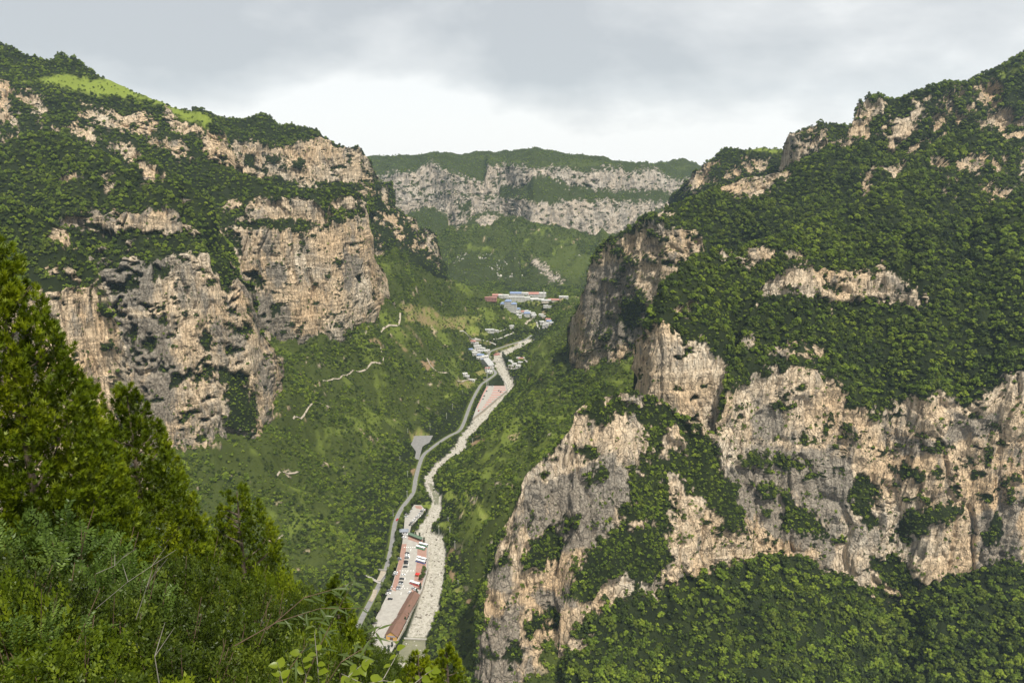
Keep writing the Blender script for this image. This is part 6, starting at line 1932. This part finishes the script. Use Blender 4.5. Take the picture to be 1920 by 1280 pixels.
# broad-leaved saplings close to the lens
def broad_leaf(seed, w_=0.55):
    r = random.Random(seed)
    out = [(0.0, 0.0), (0.12, 0.24), (0.3, 0.36), (0.52, 0.36), (0.75, 0.22), (1.0, 0.0)]
    V, Fs = [], []
    for i, (x, y) in enumerate(out):
        y *= w_ / 0.55 * r.uniform(0.92, 1.08)
        z = -0.18 * x * x
        V += [(x, y, z + 0.28 * y), (x, 0, z), (x, -y, z + 0.28 * y)]
    for i in range(len(out) - 1):
        b = 3 * i
        Fs += [(b, b + 1, b + 4, b + 3), (b + 1, b + 2, b + 5, b + 4)]
    return V, Fs


BL = []
for s in range(3):
    V, Fs = broad_leaf(s)
    me_ = bpy.data.meshes.new('leaf'); me_.from_pydata(V, [], Fs); me_.materials.append(M_BIGLEAF); me_.update()
    me_.polygons.foreach_set('use_smooth', [True] * len(me_.polygons)); BL.append(me_)
NLF = []
for s in range(2):
    V, Fs = broad_leaf(10 + s, 0.10)
    me_ = bpy.data.meshes.new('leaf'); me_.from_pydata(V, [], Fs); me_.materials.append(M_BAMB); me_.update(); NLF.append(me_)


def stem_plant(name, label, group, pts_px, D, rad, nleaf, leaf_me, size, mat, spread=1.0, droop=0.2, t0=0.25):
    """stem through photo pixels at a distance, with leaves along it as parts"""
    P = [Vector(at(u_, v_, D + dd)) for (u_, v_, dd) in pts_px]
    o = thing(name, label, 'plant', tuple(P[0]), 0, group)
    Q = [p - P[0] for p in P]
    MB().tube([tuple(q) for q in Q], [rad * (1 - 0.75 * i / (len(Q) - 1)) for i in range(len(Q))], 6).build('stem', mat, o)
    for k in range(nleaf):
        t = t0 + (1 - t0) * (k + random.random() * 0.6) / nleaf
        f = min(t, 0.999) * (len(Q) - 1); i = int(f)
        p = Q[i].lerp(Q[i + 1], f - i)
        d = (Q[i + 1] - Q[i]).normalized()
        a = random.uniform(0, 6.283) if spread > 0.9 else k * 2.4 + random.uniform(-0.4, 0.4)
        dirv = (Vector((math.cos(a), math.sin(a) * 0.8, 0)) * spread + d * 0.45 + Vector((0, 0, random.uniform(-0.3, 0.35) - droop))).normalized()
        up = Vector((random.gauss(0, 0.35), -0.35 + random.gauss(0, 0.3), 1)).normalized()
        yv = up.cross(dirv).normalized(); zv = dirv.cross(yv)
        s = size * random.uniform(0.65, 1.15)
        M = Matrix((dirv, yv, zv)).transposed().to_4x4()
        lo = link('leaf', random.choice(leaf_me), o)
        lo.matrix_local = Matrix.Translation(p) @ M @ Matrix.Scale(s, 4)
    return o


sg = 'broad-leaved saplings at the lower edge'
sl = 'yellow-green broad-leaved sapling stem at the lower edge'
for pts, D, n in ([[(600, 1330, 0), (596, 1250, 0.05), (590, 1190, 0.1), (592, 1165, 0.1)], 3.6, 12], [[(560, 1330, 0), (575, 1270, 0.05), (560, 1215, 0.0)], 3.3, 10], [[(640, 1330, 0), (650, 1270, 0), (690, 1235, 0.1)], 3.5, 11],
                  [[(520, 1330, 0), (530, 1280, 0), (520, 1240, 0)], 3.2, 8], [[(700, 1330, 0), (690, 1285, 0), (640, 1262, 0.1)], 3.2, 8], [[(760, 1340, 0), (765, 1290, 0), (800, 1262, 0.1), (812, 1255, 0.1)], 3.8, 8], [[(660, 1340, 0), (720, 1270, 0), (745, 1225, 0.2), (740, 1195, 0.2)], 4.0, 6],
                  [[(600, 1340, 0), (640, 1290, 0), (720, 1275, 0.1), (760, 1282, 0.1)], 3.1, 9]):
    stem_plant('broad_leaved_sapling', sl, sg, pts, D, 0.0035, n, BL, 0.062, M_TWIG, 1.0, 0.05, 0.15)
ng_ = 'narrow-leaved stems against the car park'
nl_ = 'thin stem with long narrow drooping leaves in front of the car park'
for pts, D, n in ([[(440, 1210, 0), (520, 1165, 0.1), (600, 1140, 0.2), (690, 1140, 0.3)], 4.6, 20], [[(500, 1180, 0), (570, 1120, 0.1), (640, 1100, 0.2), (660, 1090, 0.2)], 4.8, 14], [[(560, 1300, 0), (600, 1210, 0), (640, 1130, 0.1), (668, 1080, 0.1)], 4.2, 16], [[(580, 1330, 0), (640, 1240, 0), (680, 1215, 0.1), (716, 1170, 0.1)], 4.0, 18],
                  [[(530, 1310, 0), (545, 1250, 0), (590, 1190, 0.1), (610, 1150, 0.1)], 4.3, 14]):
    stem_plant('narrow_leaved_stem', nl_, ng_, pts, D, 0.004, n, NLF, 0.135, M_STEM, 0.7, 0.35, 0.3)
bg_ = 'bare grey twigs over the shrubs'
for pts, D in ([[(300, 1290, 0), (290, 1230, 0), (302, 1190, 0.1)], 3.8], [[(180, 1140, 0), (240, 1090, 0), (330, 1030, 0.2)], 6.0], [[(255, 1160, 0), (275, 1100, 0), (292, 1070, 0)], 5.5], [[(180, 1075, 0), (215, 1060, 0), (240, 1035, 0)], 6.5]):
    P = [Vector(at(u_, v_, D + dd)) for (u_, v_, dd) in pts]
    o = thing('bare_twig', 'thin bare grey twig sticking out above the thicket', 'twig', tuple(P[0]), 0, bg_)
    Q = [p - P[0] for p in P]
    MB().tube([tuple(q) for q in Q], [0.0032, 0.0022, 0.0014, 0.001][:len(Q)], 6).build('stem', M_TWIG, o)
    m = MB(); d = (Q[-1] - Q[0])
    for f in (0.45, 0.7):
        b = Q[0].lerp(Q[-1], f); b = Q[1] if f < 0.5 else Q[1].lerp(Q[2], 0.5)
        m.tube([tuple(b), tuple(b + Vector((random.uniform(-0.15, 0.15), 0.05, random.uniform(0.08, 0.2))))], [0.003, 0.001], 5)
    m.build('side_twigs', M_TWIG, o)

# undergrowth filling the ground between the shrubs
pts_ = []
for _ in range(2600):
    x, y = random.uniform(-14, 2.5), random.uniform(4.2, 24)
    u_, v_, _d = proj(np.array([x, y, float(zg(x, y)) + 0.4]))
    if -120 < u_ < 900 and v_ < 1400 and x < -0.15 * y + 0.9:
        pts_.append((x, y, float(zg(x, y)) - 0.1))
SRC3 = bpy.data.collections.new('undergrowth_plants')
for i in range(2):
    SRC3.objects.link(bpy.data.objects.new('undergrowth_source', shrub_mesh('leaves', 61 + i, 110, 8, 0.07, 0.03, 0.22, M_LEAFC if i else M_LEAFA)))
GN3 = gn_group(SRC3)
n_ = len(pts_)
us_ = rng.uniform(0.55, 1.05, n_)
scatter_obj('undergrowth', np.array(pts_), np.stack([us_, us_, us_ * rng.uniform(0.8, 1.3, n_)], -1), np.stack([np.zeros(n_), np.zeros(n_), rng.uniform(0, 6.28, n_)], -1), rng.integers(0, 2, n_), GN3, 'low leafy undergrowth between the shrubs on the near slope', 'undergrowth')

# ================================================================ air
hz = MB(); hz.box(-2600, 2600, -120, 3400, -120, 640)
t = NT('valley_haze')
pv = t.n('ShaderNodeVolumePrincipled')
pv.inputs['Color'].default_value = (0.62, 0.82, 1.0, 1)
pv.inputs['Density'].default_value = 0.000044
pv.inputs['Anisotropy'].default_value = 0.2
t.l(pv.outputs[0], t.out.inputs['Volume'])
hz.build('haze', t.m, kind='stuff')
